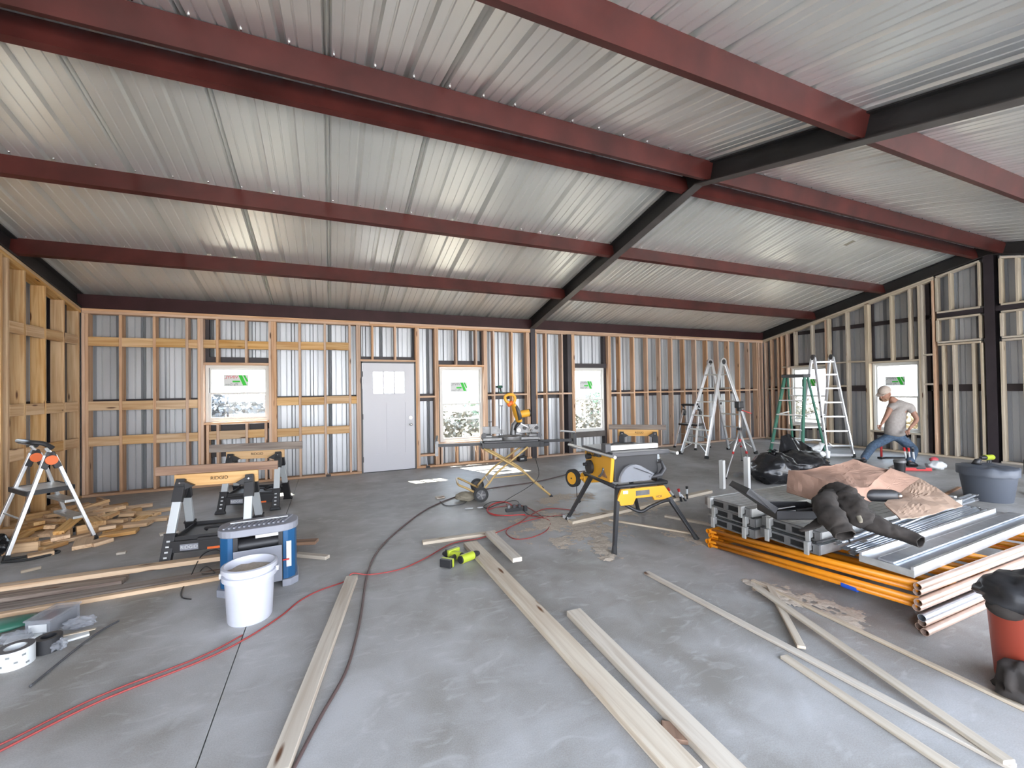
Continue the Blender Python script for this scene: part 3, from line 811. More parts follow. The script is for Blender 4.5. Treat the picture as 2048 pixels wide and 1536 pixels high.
hz.add(vs, [(3 * i + j, 3 * i + 3 + j, 3 * i + 4 + j, 3 * i + 1 + j) for i in range(N) for j in (0, 1)]).build('far_hills', 'far', raw=True)['kind'] = 'structure'

# ------------------------------------------------------------------ things on the left
def sawhorse(loc, rz, label):
    """black folding sawhorse: wooden beam on two pairs of telescopic legs, tray below; local x along the beam, -y nearest the room's open side"""
    T = thing('sawhorse', label, 'sawhorse', loc, rz, 'black folding sawhorses')
    board('wooden_beam', rootm(T) @ Vector((-.35, .0, .70)), rootm(T) @ Vector((.35, 0, .70)), .038, .115, 'horse_beam', T)
    q = rootm(T)
    text('beam_lettering', 'RIDGID', .045, 'hole', T, q @ Vector((.02, -.0205, .705)), q.to_3x3() @ Vector((1, 0, 0)), (0, 0, 1))
    for sx in (-1, 1):
        for sy in (-1, 1):
            foot = Vector((sx * .315, sy * .30, 0)); topp = Vector((sx * .285, sy * .035, .72))
            P = lambda t: foot.lerp(topp, t)
            u = (0, sy, .35)
            b = MB(); b.bar(P(0), P(.05), .12, .05, u, .10, .05); b.bar(P(.05), P(.36), .085, .05, u)
            b.bar(P(.34), P(.36), .095, .06, u)
            lg = b.build('lower_leg', 'black', T, bevel=.004)
            for t in (.10, .16, .22, .28): MB().box(P(t) + Vector((0, sy * .027, 0)), (.026, .004, .016)).build('height_notch', 'label_white', lg)
            MB().bar(P(.36), P(.74), .068, .036, u).build('leg_tube', 'silver', T, bevel=.003)
            b = MB(); b.bar(P(.72), P(.90), .082, .046, u); b.bar(P(.90), P(1.0), .08, .05, u, .07, .05)
            # gusset that leans in under the beam
            y0 = sy * .06
            b.prism([(sx * .28, .53), (sx * .25, .62), (sx * .17, .655), (sx * .25, .70), (sx * .31, .70), (sx * .31, .53)], 'y', min(sy * .03, sy * .075), max(sy * .03, sy * .075))
            br = b.build('leg_bracket', 'black', T, bevel=.003)
            MB().disc((sx * .285, sy * .078, .69), (0, 1, 0), .008, .006, 10).build('bolt', 'chrome', br)
    for sy in (-1, 1):
        b = MB(); b.bx(-.29, .29, sy * .255 - .018, sy * .255 + .018, .10, .20)
        b.bx(-.08, .29, sy * .255 - .022, sy * .255 + .022, .19, .215)
        r = b.build('cross_rail', 'black', T, bevel=.004)
        if sy < 0:
            MB().bx(-.21, -.07, -.2765, -.2735, .115, .17).build('name_plate', 'grey_plastic', r)
            text('plate_lettering', 'RIDGID', .040, 'label_white', None, (-.14, -.2775, .142), (1, 0, 0), (0, 0, 1)).parent = r
            MB().bx(.0, .20, -.276, -.272, .105, .125).build('handle_strip', 'orange_disc', r)
    b = MB()
    b.bx(-.27, .27, -.235, .235, .20, .206)
    for a in ((-.27, .27, -.24, -.225), (-.27, .27, .225, .24), (-.27, -.255, -.24, .24), (.255, .27, -.24, .24)): b.bx(*a, .2, .235)
    b.tube(smooth_path([(-.06, -.1, .235), (-.05, -.13, .262), (.12, -.13, .262), (.13, -.1, .235)]), .012, 8)
    b.build('tray', 'black', T)
    return T
sh = sawhorse((-1.02, 4.95, 0), -.10, 'black folding sawhorse with a lettered pale beam, behind the blue planer')
board('sawhorse_board', (-1.54, 5.07, .79), (-.50, 4.93, .79), .038, .085, 'brown_wood')
tag(bpy.data.objects['sawhorse_board'], 'brown board on edge lying on the sawhorse behind the blue planer', 'board')
h2 = copy_tree(sh); h2.location = (-.93, 6.62, 0); h2.rotation_euler = (0, 0, -.16); h2['label'] = 'black folding sawhorse standing before the square back window'
o = board('sawhorse_board', (-1.47, 6.70, .80), (-.36, 6.52, .80), .038, .10, 'old_wood'); tag(o, 'grey weathered board on edge across the sawhorse before the square back window', 'board')
h3 = copy_tree(sh); h3.location = (5.12, 6.12, 0); h3.rotation_euler = (0, 0, -.62); h3['label'] = 'black folding sawhorse standing behind the yellow table saw'
o = board('sawhorse_board', (4.74, 6.47, .80), (5.52, 5.84, .80), .038, .09, 'old_wood'); tag(o, 'worn board on edge lying on the sawhorse behind the yellow table saw', 'board')
# bits in the second sawhorse's tray
for i, (x, y) in enumerate(((-.82, 6.6), (-.72, 6.58))):
    o = MB().tube([(x, y, .225), (x + .06, y + .05, .24), (x + .1, y, .24)], .018, 8).build('hand_clamp', 'black', smooth=True)
    tag(o, ('left' if i == 0 else 'right') + ' black hand clamp in the tray of the sawhorse before the square window', 'clamp', 'clamps in the sawhorse tray')

def step_ladder(loc, rz, label, disc, cat='step ladder'):
    T = thing('step_ladder', label, cat, loc, rz)
    topz = .93
    for sy in (-1, 1):
        for sx in (-1, 1):
            a = Vector((sx * .315, sy * .285, .0)); b_ = Vector((sx * .03, sy * .205, topz))
            MB().bar(a.lerp(b_, .03), b_, .045, .028, (sx, 0, .3)).build('leg', 'alu', T, bevel=.003)
            MB().bar(a, a.lerp(b_, .05), .055, .038, (sx, 0, .3)).build('foot', 'rubber', T, bevel=.003)
        b = MB(); b.bar((.055, sy * .215, .80), (.0, sy * .205, .96), .05, .055, (1, 0, 0)); b.bar((-.055, sy * .215, .80), (0, sy * .205, .96), .05, .055, (1, 0, 0))
        hg = b.build('hinge', 'black', T, bevel=.006)
        MB().disc((0, sy * .245, .885), (0, 1, 0), .047, .02, 22).build('hinge_disc', disc, hg)
        MB().disc((0, sy * .18, .885), (0, 1, 0), .047, .02, 22).build('hinge_disc', disc, hg)
        MB().tube([(0, sy * .205, .95), (-.03, sy * .2, 1.01)], .017, 8).build('handle_post', 'alu', T)
    b = MB(); b.tube(smooth_path([(.02, .20, 1.0), (-.05, .205, 1.055), (-.13, .16, 1.075), (-.14, 0, 1.08), (-.13, -.16, 1.075), (-.05, -.205, 1.055), (.02, -.20, 1.0)]), .022, 8)
    b.bx(-.13, -.01, -.17, .17, 1.045, 1.062)
    b.build('handle', 'black', T, smooth=40)
    b = MB(); b.bx(-.17, .16, -.235, .235, .585, .60); p = b.build('platform', 'alu_dull', T)
    b = MB(); b.bx(-.18, .17, -.245, -.23, .56, .605); b.bx(-.18, .17, .23, .245, .56, .605); b.bx(-.18, -.165, -.245, .245, .56, .605); b.bx(.155, .17, -.245, .245, .56, .605); b.build('platform_rim', 'black', p)
    for z in (.25, .43):
        x = .315 - .285 * z / topz; w_ = .285 - .08 * z / topz
        MB().bx(x - .09, x + .01, -w_, w_, z, z + .028).build('step', 'alu_dull', T, bevel=.003)
    MB().tube([(-.21, -.24, .35), (-.21, .24, .35)], .009, 6).build('brace', 'alu_dull', T)
    return T
step_ladder((-2.73, 5.92, 0), .685, 'small silver step ladder with orange hinge discs beside the heap of offcuts', 'orange_disc')
step_ladder((8.25, 7.86, 0), .2, 'small silver step ladder with black top, behind the tall aluminium ladder', 'black')

# black rubbish sack at the left edge and the strap in front of it
def sack(name, loc, r, seed, label, knot=True, cat='rubbish bag', open_=False):
    T = thing(name, label, cat, loc)
    def f(p):
        return 1 + .22 * noise.noise(p * 1.6 + Vector((seed, 0, 0))) + .10 * noise.noise(p * 4.5 + Vector((seed, 3, 0))) + .05 * noise.noise(p * 11 + Vector((seed, 0, 3)))
    b = MB(); b.ell((0, 0, r[2] * .86), r, 48, 32, f)
    for v in b.v:
        if v.z < 0.0: v.z = 0.002 * (1 + v.z)
        k = max(0, v.z / (r[2] * 1.86)); v.x *= 1 - .25 * k ** 4; v.y *= 1 - .25 * k ** 4
    b.build('sack_body', 'bag', T, smooth=True)
    if knot:
        z = r[2] * 1.80
        b = MB(); b.tube([(0, 0, z - .05), (0.01, 0, z + .02)], [.05, .022], 10)
        for a in range(5):
            t = a * 1.3 + seed
            b.tube([(0.01, 0, z + .01), (.05 * math.cos(t), .05 * math.sin(t), z + .05), (.09 * math.cos(t), .09 * math.sin(t), z + .04)], [.018, .022, .006], 6, flat=.4)
        b.build('knot', 'bag', T, smooth=True)
    return T
sack('rubbish_sack', (-3.03, 5.62, 0), (.21, .17, .14), 2, 'black rubbish sack at the left edge, under the small step ladder', knot=False)
o = MB().tube(smooth_path([(-2.78, 5.43, .012), (-2.6, 5.40, .012), (-2.44, 5.52, .012), (-2.5, 5.58, .012), (-2.66, 5.52, .012), (-2.80, 5.5, .012)]), .012, 6).build('strap', 'rubber', smooth=True)
tag(o, 'black strap lying on the floor at the foot of the small step ladder', 'strap')

# the heap of offcuts
def pile():
    q = random.Random(21)
    poly = [(-2.15, 5.75), (-2.02, 6.4), (-2.35, 7.2), (-3.1, 7.7), (-3.32, 7.2), (-3.3, 6.35), (-2.95, 5.72), (-2.6, 5.62)]
    def inside(x, y):
        c = False; n = len(poly)
        for i in range(n):
            (x1, y1), (x2, y2) = poly[i], poly[(i + 1) % n]
            if (y1 > y) != (y2 > y) and x < (x2 - x1) * (y - y1) / (y2 - y1) + x1: c = not c
        return c
    done = []
    legs = [(-2.8, 5.5), (-2.31, 5.9), (-2.66, 6.35), (-3.15, 5.95)]
    ctr = Vector((-2.75, 6.5))
    n = 0
    for layer, (N, sp, shrink) in enumerate(((46, .19, 1.0), (28, .2, .8), (13, .2, .55))):
        got = []; tries = 0
        while len(got) < N and tries < 4000:
            tries += 1
            x, y = q.uniform(-3.35, -1.95), q.uniform(5.6, 7.75)
            xx, yy = ctr.x + (x - ctr.x) / shrink, ctr.y + (y - ctr.y) / shrink
            if not inside(xx, yy) or any((x - a) ** 2 + (y - b_) ** 2 < sp * sp for a, b_ in got): continue
            if any((x - a) ** 2 + (y - b_) ** 2 < .03 for a, b_ in legs): continue
            got.append((x, y))
            L = q.choice((.14, .18, .2, .24, .3, .36)); w_ = q.choice((.089, .089, .089, .14)); t = .038
            a = q.uniform(0, PI); tl = q.uniform(-.04, .04) * (1 + layer * 2)
            d = Vector((math.cos(a), math.sin(a), tl)) * L / 2
            z = .021 + layer * .044 + abs(tl) * L / 2
            if q.random() < .12 and layer == 0: u = (-math.sin(a), math.cos(a), 0); z = .046
            else: u = (q.uniform(-.08, .08) * layer, q.uniform(-.08, .08) * layer, 1)
            c = Vector((x, y, z))
            o = board('wood_offcut', c - d, c + d, w_, t, 'pine_block', up=u)
            zone = ('at the wall end' if y > 7.0 else 'in the middle' if y > 6.35 else 'at the camera end') + ', ' + ('left side' if x < -2.85 else 'right side' if x > -2.4 else 'centre')
            tag(o, '%s pine offcut %s, %s' % ('short' if L < .19 else 'long' if L > .28 else 'middling' if w_ < .1 else 'broad', ('low in the left heap', 'midway up the left heap', 'on top of the left heap')[layer], zone), 'wood block', 'offcuts in the heap on the left')
            n += 1
    # the ones that lie apart, in view
    for (x, y, a, L, w_, lb) in ((-1.98, 6.42, -.15, .34, .11, 'pale offcut reaching furthest right out of the heap'), (-2.19, 5.68, .9, .17, .14, 'square ended offcut at the right foot of the small step ladder'),
                                 (-2.55, 5.50, .5, .17, .12, 'thick offcut lying nearest the camera on the left heap'), (-2.08, 6.85, .35, .5, .09, 'long offcut pointing right at the back of the heap')):
        d = Vector((math.cos(a), math.sin(a), 0)) * L / 2; c = Vector((x, y, .0205))
        tag(board('wood_offcut', c - d, c + d, w_, .038, 'pine_block'), lb, 'wood block', 'offcuts in the heap on the left')
pile()
for (x, y, a, L, w_, lb) in ((*(-2.418, 5.079), .5, .12, .03, 'thin pale splinter on the floor in front of the black strap'), (*(-1.855, 5.231), .1, .07, .05, 'small wood chip alone between the heap and the sawhorse'), (*(-1.632, 5.741), .4, .16, .07, 'small pale block on the floor left of the sawhorse'), (*(-1.705, 6.115), .2, .1, .05, 'pale scrap on the floor behind the small block, left of the sawhorse'),
                             (*(1.416, 5.909), 0.1, .12, .09, 'small block by the grey hose, left of the mitre saw stand')):
    d = Vector((math.cos(a), math.sin(a), 0)) * L / 2; c = Vector((x, y, .012))
    tag(board('wood_chip', c - d, c + d, w_, .022, 'pine_floor'), lb, 'wood block')

# long boards on the floor, left
def fboard(p, q_, w_, t, z, m, label, name='floor_board', cat='board', up=(0, 0, 1)):
    o = board(name, (*p, z), (*q_, z), w_, t, m, up=up); return tag(o, label, cat)
fboard((-3.1, 4.58), (-.80, 4.53), .089, .038, .060, 'pine_warm', 'long bright pine board on the left floor, in front of the sawhorse')
fboard((-3.2, 4.46), (-1.55, 4.44), .14, .038, .0195, 'old_wood', 'dark board lying under the long bright pine board on the left')
fboard((-3.0, 4.24), (-.85, 4.30), .12, .020, .011, 'old_wood', 'thin grey board flat on the floor between the two pine boards on the left')
fboard((-3.0, 4.08), (-.84, 4.16), .05, .030, .0155, 'pine_warm', 'narrow pine strip on the floor behind the clear plastic box')
fboard((-0.307, 4.438), (-0.032, 4.231), .06, .03, .0155, 'pine_floor', 'pale stick poking out behind the right side of the blue planer')
fboard((-0.467, 4.734), (-0.134, 4.633), .10, .03, .046, 'brown_wood', 'brown board end poking out behind the right side of the blue planer')

# ---- blue thickness planer, bucket and cord
def planer():
    T = thing('thickness_planer', 'blue thickness planer with a ribbed grey top, behind the white bucket', 'planer', (-.53, 3.93, 0), .07)
    def rr(w_, d, r, n=6):
        pts = []
        for cx, cy, a0 in ((w_ / 2 - r, -d / 2 + r, -PI / 2), (w_ / 2 - r, d / 2 - r, 0), (-w_ / 2 + r, d / 2 - r, PI / 2), (-w_ / 2 + r, -d / 2 + r, PI)):
            for k in range(n + 1):
                a = a0 + PI / 2 * k / n; pts.append((cx + r * math.cos(a), cy + r * math.sin(a)))
        return pts
    MB().prism(rr(.55, .33, .13), 'z', .435, .49).build('top_cover', 'grey_plastic', T, bevel=.008)
    b = MB()
    for i in range(13):
        x = -.20 + i * .033; b.bar((x - .03, -.09, .494), (x + .035, .09, .494), .014, .012)
    b.build('top_ribs', 'grey_plastic', T)
    MB().tube([(-.2, .03, .50), (.2, .03, .50)], .008, 6).build('carry_bar', 'alu', T)
    for s in (-1, 1):
        b = MB(); po = [(s * .165, -.14), (s * .20, -.14), (s * .25, -.10), (s * .262, -.03), (s * .262, .07), (s * .24, .12), (s * .165, .14)]
        b.prism(po, 'z', .05, .436); b.build('side_column', 'blue', T, bevel=.006)
        b = MB(); b.prism([(s * .16, -.16), (s * .22, -.16), (s * .275, -.11), (s * .275, .1), (s * .24, .14), (s * .16, .14)], 'z', 0, .055); b.build('foot', 'grey_plastic', T, bevel=.005)
        MB().bx(min(s * .135, s * .165), max(s * .135, s * .165), -.145, .1, .05, .43).build('inner_frame', 'black', T)
    MB().bx(-.165, .165, -.10, .12, .03, .09).build('bed', 'alu', T)
    MB().bx(-.165, .165, -.02, .1, .2, .435).build('cutter_housing', 'hole', T)
    b = MB(); b.tube([(-.14, -.06, .34), (.14, -.06, .34)], .055, 20); b.build('feed_roller', 'black', T, smooth=40)
    b = MB(); b.bar((-.0, -.155, .05), (-.0, -.20, .345), .32, .010, (0, 1, .15)); b.build('folded_table', 'grey_plastic', T, bevel=.006)
    MB().bx(-.02, .16, -.135, -.12, .405, .432).build('cross_bar', 'alu_dull', T)
    MB().bx(.19, .225, -.150, -.142, .15, .35).build('scale_label', 'label_white', T)
    MB().bx(.165, .21, -.160, -.150, .205, .215).build('pointer', 'red', T)
planer()
T = thing('white_bucket', 'white plastic bucket with sawdust in it, in front of the blue planer', 'bucket', (-.515, 3.375, 0))
b = MB(); b.lathe([(.0, 0.0), (.128, 0.0), (.133, .01), (.147, .285), (.163, .285), (.163, .318), (.149, .320), (.149, .340), (.166, .341), (.166, .368), (.150, .372), (.146, .36), (.142, .30), (.128, .02), (0, .02)], n=40)
b.build('bucket_wall', 'white_plastic', T, smooth=35)
b = MB(); b.ell((0, 0, .315), (.141, .141, .022), 24, 8, lambda p: 1 + .25 * noise.noise(p * 3)); b.build('sawdust_filling', 'sawdust', T, smooth=True)
for s in (-1, 1): MB().box((s * .165, 0, .312), (.02, .04, .035)).build('handle_lug', 'white_plastic', T, bevel=.004)
MB().tube(smooth_path([(-.168, 0, .31), (-.15, .1, .28), (0, .168, .25), (.15, .1, .28), (.168, 0, .31)]), .003, 6).build('wire_handle', 'grey', T)
def cable(name, pts, r, m, label, cat, z=None, group=None):
    P3 = [(p[0], p[1], (p[2] if len(p) > 2 else r + .001)) for p in pts]
    o = MB().tube(smooth_path(P3, 8), r, 8).build(name, m, smooth=True)
    return tag(o, label, cat, group)
cable('black_cable', [(-.80, 3.95, .10), (*(-0.937, 4.612), .09), (*(-1.060, 4.574), .09), (-1.079, 4.257), (-1.076, 4.065), (-1.034, 3.907), (-0.962, 3.840)], .0045, 'cord', 'black cord of the blue planer curling onto the floor boards', 'cord')
cable('black_cable', [(-.86, 4.05, .095), (-1.028, 4.356), (*(-1.002, 4.432), .03), (*(-0.905, 4.277), .02)], .0045, 'cord', 'short black loop of cord close by the left side of the blue planer', 'cord')

# ---- small things at the lower left
def small():
    T = thing('clear_box', 'clear plastic box of screws standing behind the wide tape roll', 'box', (-1.70, 3.80, 0), -.25)
    b = MB(); t = .003
    b.bx(-.07, .07, -.11, .11, 0, t); b.bx(-.07, -.067, -.11, .11, 0, .09); b.bx(.067, .07, -.11, .11, 0, .09); b.bx(-.07, .07, -.11, -.107, 0, .09); b.bx(-.07, .07, .107, .11, 0, .09)
    b.build('box_walls', 'clear', T); MB().bx(-.078, .078, -.118, .118, .09, .102).build('lid', 'clear', T, bevel=.004)
    MB().bx(-.06, .06, -.1, .1, .004, .07).build('screws', 'grey', T)
    MB().bx(-.05, .05, -.1125, -.111, .02, .07).build('paper_label', 'label_white', T)
    T = thing('tape_roll', 'wide roll of white printed tape with a dark rim, at the lower left edge', 'tape roll', (-1.665, 3.36, 0))
    b = MB(); b.lathe([(.045, 0), (.078, 0), (.078, .10), (.045, .10), (.045, 0)], n=36); b.build('tape', 'label_white', T, smooth=35)
    MB().lathe([(.046, .1005), (.0775, .1005), (.0775, .102), (.046, .102), (.046, .1005)], n=36).build('roll_edge', 'dark_grey', T)
    MB().lathe([(.041, 0), (.045, 0), (.045, .101), (.041, .101), (.041, 0)], n=30).build('cardboard_core', 'label_white', T)
    b = MB()
    for i, (a, z) in enumerate(((-2.3, .07), (-1.9, .03), (-1.5, .075), (-1.1, .04), (-.7, .07), (-.5, .02))):
        b.box((math.cos(a) * .0785, math.sin(a) * .0785, z), (.002, .016, .010), (0, 0, a))
    b.build('print_marks', 'label_grey', T)
    T = thing('tape_roll', 'black roll of tape right beside the white printed tape roll', 'tape roll', (-1.57, 3.46, 0))
    MB().lathe([(.035, 0), (.058, 0), (.06, .085), (.035, .085), (.035, 0)], n=30).build('tape', 'black', T, smooth=35)
    for i, (p, s, lb) in enumerate((((-1.814, 3.657), (.16, .10), 'crumpled clear bag behind the white tape roll, touching the left edge'), ((-1.532, 3.714), (.16, .10), 'crumpled clear bag of fasteners right of the clear plastic box'), ((-1.530, 3.443), (.10, .07), 'small clear bag right of the black tape roll'))):
        b = MB(); q = random.Random(i)
        b.ell((p[0], p[1], .03), (s[0] / 2, s[1] / 2, .035), 24, 14, lambda v: 1 + .45 * noise.noise(v * 3.1 + Vector((i * 5, 0, 0))))
        for v in b.v: v.z = max(v.z, .002)
        tag(b.build('plastic_bag', 'clear', smooth=False), lb, 'plastic bag')
    for (p, a, L, w_, lb) in (((-1.510, 3.545), .45, .17, .07, 'white paper packet lying right of the black tape roll'), ((-1.781, 3.682), .2, .16, .08, 'white paper label sheet behind the white printed tape roll')):
        b = MB(); b.box((p[0], p[1], .012), (L, w_, .014), (0.05, .03, a)); tag(b.build('paper_packet', 'label_white', bevel=.003), lb, 'packet')
    fboard((-1.630, 3.555), (-1.401, 3.584), .02, .006, .026, 'pine_floor', 'thin pale shim stick lying across the white paper packet', 'shim_stick', 'stick')
    cable('iron_rod', [(*(-1.460, 3.057), .008), (*(-1.437, 3.226), .008), (*(-1.408, 3.442), .008), (*(-1.370, 3.588), .008), (*(-1.323, 3.683), .008)], .006, 'dark_grey', 'dark rusty rod lying on the floor right of the tape rolls', 'rod')
    o = MB().ell((*(-1.986, 3.918), .02), (.16, .1, .03), 16, 8, lambda v: 1 + .3 * noise.noise(v * 2)).build('green_cloth', 'green_fibre', smooth=True)
    for v in o.data.vertices: v.co.z = max(v.co.z, .001)
    tag(o, 'dark green cloth on the floor at the left edge behind the clear box', 'cloth')
small()

# ---- hoses and leads
cable('air_hose', [(-1.381, 2.512), (-1.318, 2.563), (-1.067, 2.765), (-0.694, 2.932), (-0.498, 3.078), (-0.327, 3.281), (-0.216, 3.467), (-0.085, 3.582), (0.096, 3.664), (*(0.154, 3.695), .046), (*(0.289, 3.692), .012), (0.534, 3.704), (0.777, 3.846), (1.102, 4.099), (1.395, 4.112), (*(1.635, 4.161), .03), (1.935, 4.380), (2.193, 4.587), (2.443, 4.743), (2.605, 4.712), (2.785, 4.526)], .0055, 'hose_red', 'thin red hose curving from the lower left corner to the middle of the floor', 'hose')
cable('extension_lead', [(-1.444, 2.601), (-1.342, 2.610), (-1.086, 2.815), (-0.706, 2.981), (-0.521, 3.135)], .005, 'hose_red', 'second red lead lying just beside the thin red hose at the lower left', 'lead')
cable('air_hose', [(-0.187, 1.824), (-0.145, 1.952), (-0.057, 2.185), (0.060, 2.471), (0.132, 2.787), (0.180, 3.080), (0.272, 3.721), (0.398, 4.195), (0.622, 4.651), (1.090, 5.363), (1.569, 5.802), (2.059, 6.041), (2.413, 6.113), (3.158, 6.205), (4.162, 6.570), (4.892, 6.509)], .0085, 'hose_grey', 'thick brown grey hose curving from the bottom edge to behind the saws', 'hose')
cable('extension_lead', [(2.297, 4.449), (2.319, 4.804), (2.264, 5.034), (2.012, 5.107), (1.804, 5.010), (1.814, 4.774), (2.093, 4.659), (2.265, 4.465), (2.299, 4.282), (2.120, 4.030), (1.882, 3.909), (1.712, 3.943), (1.704, 4.162), (1.850, 4.325), (2.152, 4.436), (2.589, 4.437)], .005, 'hose_red', 'red lead looped in a ring on the floor between the two saws', 'lead')
cable('extension_lead', [(2.156, 4.650), (1.922, 4.720), (1.808, 4.844), (1.813, 5.054), (1.993, 5.275), (2.153, 5.278), (2.176, 5.077), (2.160, 4.883)], .006, 'red', 'bright red coiled lead beside the black power strip', 'lead')
cable('black_cable', [(2.217, 4.855), (2.201, 4.605), (2.345, 4.490), (2.569, 4.403), (3.052, 4.830), (2.7, 4.33, .2), (2.72, 4.38, .42)], .0045, 'cord', 'black cord running from the power strip to the table saw', 'cord')
cable('black_cable', [(2.162, 5.301), (2.010, 5.377), (1.832, 5.222), (1.842, 5.115), (2.064, 5.240), (2.304, 5.287), (2.271, 5.083), (2.069, 4.879)], .004, 'cord', 'black cord tangled on the red coiled lead', 'cord')
T = thing('power_strip', 'black power strip with plugs on the floor below the mitre saw', 'power strip', (*(2.103, 4.862), 0), -.1)
MB().bx(-.11, .11, -.025, .025, 0, .04).build('strip_body', 'black', T, bevel=.004)
for i in range(3): MB().box((-.07 + .07 * i, 0, .06), (.035, .03, .04), (0, 0, .2 * i)).build('plug', 'dark_grey' if i else 'grey', T, bevel=.004)
MB().box((.14, -.03, .03), (.04, .05, .06)).build('plug', 'black', T, bevel=.004)

# ---- boards on the floor in the foreground
fboard((-0.208, 1.922), (0.149, 3.678), .089, .038, .0195, 'pine_floor', 'pale board pointing at the camera, just left of the thick hose at the bottom', )
fboard((1.249, 3.987), (1.265, 1.247), .135, .038, .0195, 'pine_floor', 'longest pale board, running from the green tools to the bottom edge')
fboard((1.494, 2.467), (1.431, 1.172), .105, .038, .0195, 'pine_floor', 'pale board just right of the longest one at the bottom edge')
fboard((0.831, 4.228), (1.598, 4.182), .07, .03, .0155, 'pine_floor', 'short flat stick crossing behind the green tools')
fboard((1.490, 4.102), (1.477, 3.355), .089, .038, .050, 'pine_floor', 'short pale board right of the green tools, crossed by the red lead')
fboard((2.367, 2.762), (2.463, 0.761), .05, .018, .0095, 'pine_floor', 'long thin lath from the middle of the floor to the lower right')
fboard((3.015, 2.299), (2.950, 0.830), .035, .016, .0085, 'pine_floor', 'long thin lath lying nearest the orange frames')
tag(board('floor_board', (*(2.884, 2.172), .041), (*(2.445, 0.769), .030), .055, .018, 'pine_pale'), 'long thin lath laid over the others and crossing to the lower right corner', 'board')
fboard((3.005, 2.150), (2.471, 1.585), .045, .018, .0225, 'pine_floor', 'short lath crossing under the long ones in front of the orange frames')
fboard((2.321, 1.589), (2.232, 0.815), .05, .018, .0095, 'pine_pale', 'lath with a pointed end, lowest of the thin laths at the lower right')
fboard((2.467, 4.120), (5.000, 4.453), .089, .038, .0195, 'pine_floor', 'dusty board under the table saw, half buried in sawdust')
fboard((2.934, 4.032), (3.444, 3.252), .035, .018, .0095, 'pine_floor', 'thin lath between the table saw legs')
fboard((3.598, 3.853), (3.825, 3.382), .05, .025, .013, 'pine_floor', 'lath end poking out left of the grey stacked decks')
o = board('wood_chip', (*(1.405, 1.482), .011), (*(1.347, 1.403), .011), .10, .02, 'brown_wood'); tag(o, 'rounded brown wood piece between the two thick foreground boards', 'wood block')
o = MB().bx(*sorted((2.50, 2.58)), 4.16, 4.34, 0, .04).build('white_block', 'label_white', bevel=.003); tag(o, 'small white block on the floor by the left leg of the table saw', 'block')
o = MB().box((*(3.329, 4.403), .045), (.07, .03, .09), (0, 0, .4)).build('lime_case', 'lime', bevel=.006); tag(o, 'small lime green plastic case standing behind the front leg of the table saw', 'case')

# ------------------------------------------------------------------ mitre saw on its folding stand
T = thing('mitre_saw_stand', 'yellow tube mitre saw stand on two wheels before the tall window by the door', 'saw stand', (2.37, 5.73, 0), -.234)
YF, YK = -.36, .15
def sweep(pts, y): return [(a, y + b, c) for a, b, c in pts]
for y, s in ((YF, 1), (YK, -1)):
    MB().tube(smooth_path([(-.36, y + .10 * s, .70), (-.05, y + .05 * s, .52), (.20, y + .03 * s, .36), (.34, y, .22), (.57, y, .02)], 4), .015, 8).build('leg', 'stand_yellow', T, smooth=True)
    MB().tube(smooth_path([(.27, y + .12 * s, .70), (.02, y + .08 * s, .52), (-.18, y + .06 * s, .37), (-.30, y + .03 * s, .24), (-.42, y + .03 * s, .11)], 4), .015, 8).build('leg', 'stand_yellow', T, smooth=True)
    MB().tube([(.555, y, .03), (.585, y, -.0)], .019, 8).build('foot', 'rubber', T)
    b = MB(); b.disc((-.42, y - .03 * s, .10), (0, 1, 0), .10, .045, 28); wl_ = b.build('wheel', 'rubber', T, smooth=40)
    b = MB(); b.disc((-.42, y - .03 * s, .10), (0, 1, 0), .066, .05, 24)
    hub = b.build('hub', 'dark_grey', wl_, smooth=40)
    b = MB()
    for k in range(5):
        a = k * 2 * PI / 5; b.box((-.42 + .035 * math.cos(a), y - .058 * s, .10 + .035 * math.sin(a)), (.05, .006, .014), (0, -a, 0))
    b.disc((-.42, y - .058 * s, .10), (0, 1, 0), .016, .01, 12)
    b.build('spokes', 'grey', wl_)['kind'] = 'stuff'
b = MB(); b.tube([(.43, YF, .14), (.43, YK, .14)], .012, 8); b.tube([(0.03, YF + .03, .50), (.03, YK - .03, .50)], .010, 8); b.tube([(-.30, YF, .24), (-.30, YK, .24)], .012, 8); b.tube([(-.42, YF, .10), (-.42, YK, .10)], .01, 8); b.tube([(-.25, YF + .05, .30), (.2, YF + .02, .33)], .008, 6)
b.build('cross_tubes', 'stand_yellow', T)['kind'] = 'stuff'
MB().tube(smooth_path([(-.42, YF + .02, .08), (-.62, YF + .02, .19), (-.72, YF + .05, .235), (-.72, YK - .05, .235), (-.62, YK - .02, .19), (-.42, YK - .02, .08)], 4), .015, 8).build('pull_handle', 'stand_yellow', T, smooth=True)
b = MB(); b.bx(-.36, .52, -.20, -.14, .69, .765); b.bx(-.36, .52, .02, .08, .69, .765); b.bx(-.38, -.34, -.22, .1, .69, .77); b.bx(.44, .48, -.2, .08, .69, .77); b.build('top_frame', 'black', T, bevel=.004)
MB().bx(-.34, .44, -.16, .06, .765, .785).build('mounting_plate', 'dark_grey', T)
MB().bx(-1.0, -.36, -.085, -.045, .725, .765).build('extension_rail', 'black', T); MB().bx(.50, 1.0, -.085, -.045, .735, .775).build('extension_rail', 'black', T)
b = MB(); b.bx(-1.03, -.985, -.10, -.03, .60, .80); b.tube([(-1.02, -.18, .80), (-1.0, .06, .86)], .018, 8); b.disc((-1.0, -.18, .80), (0, 1, 0), .022, .03); b.build('work_support', 'grey', T)
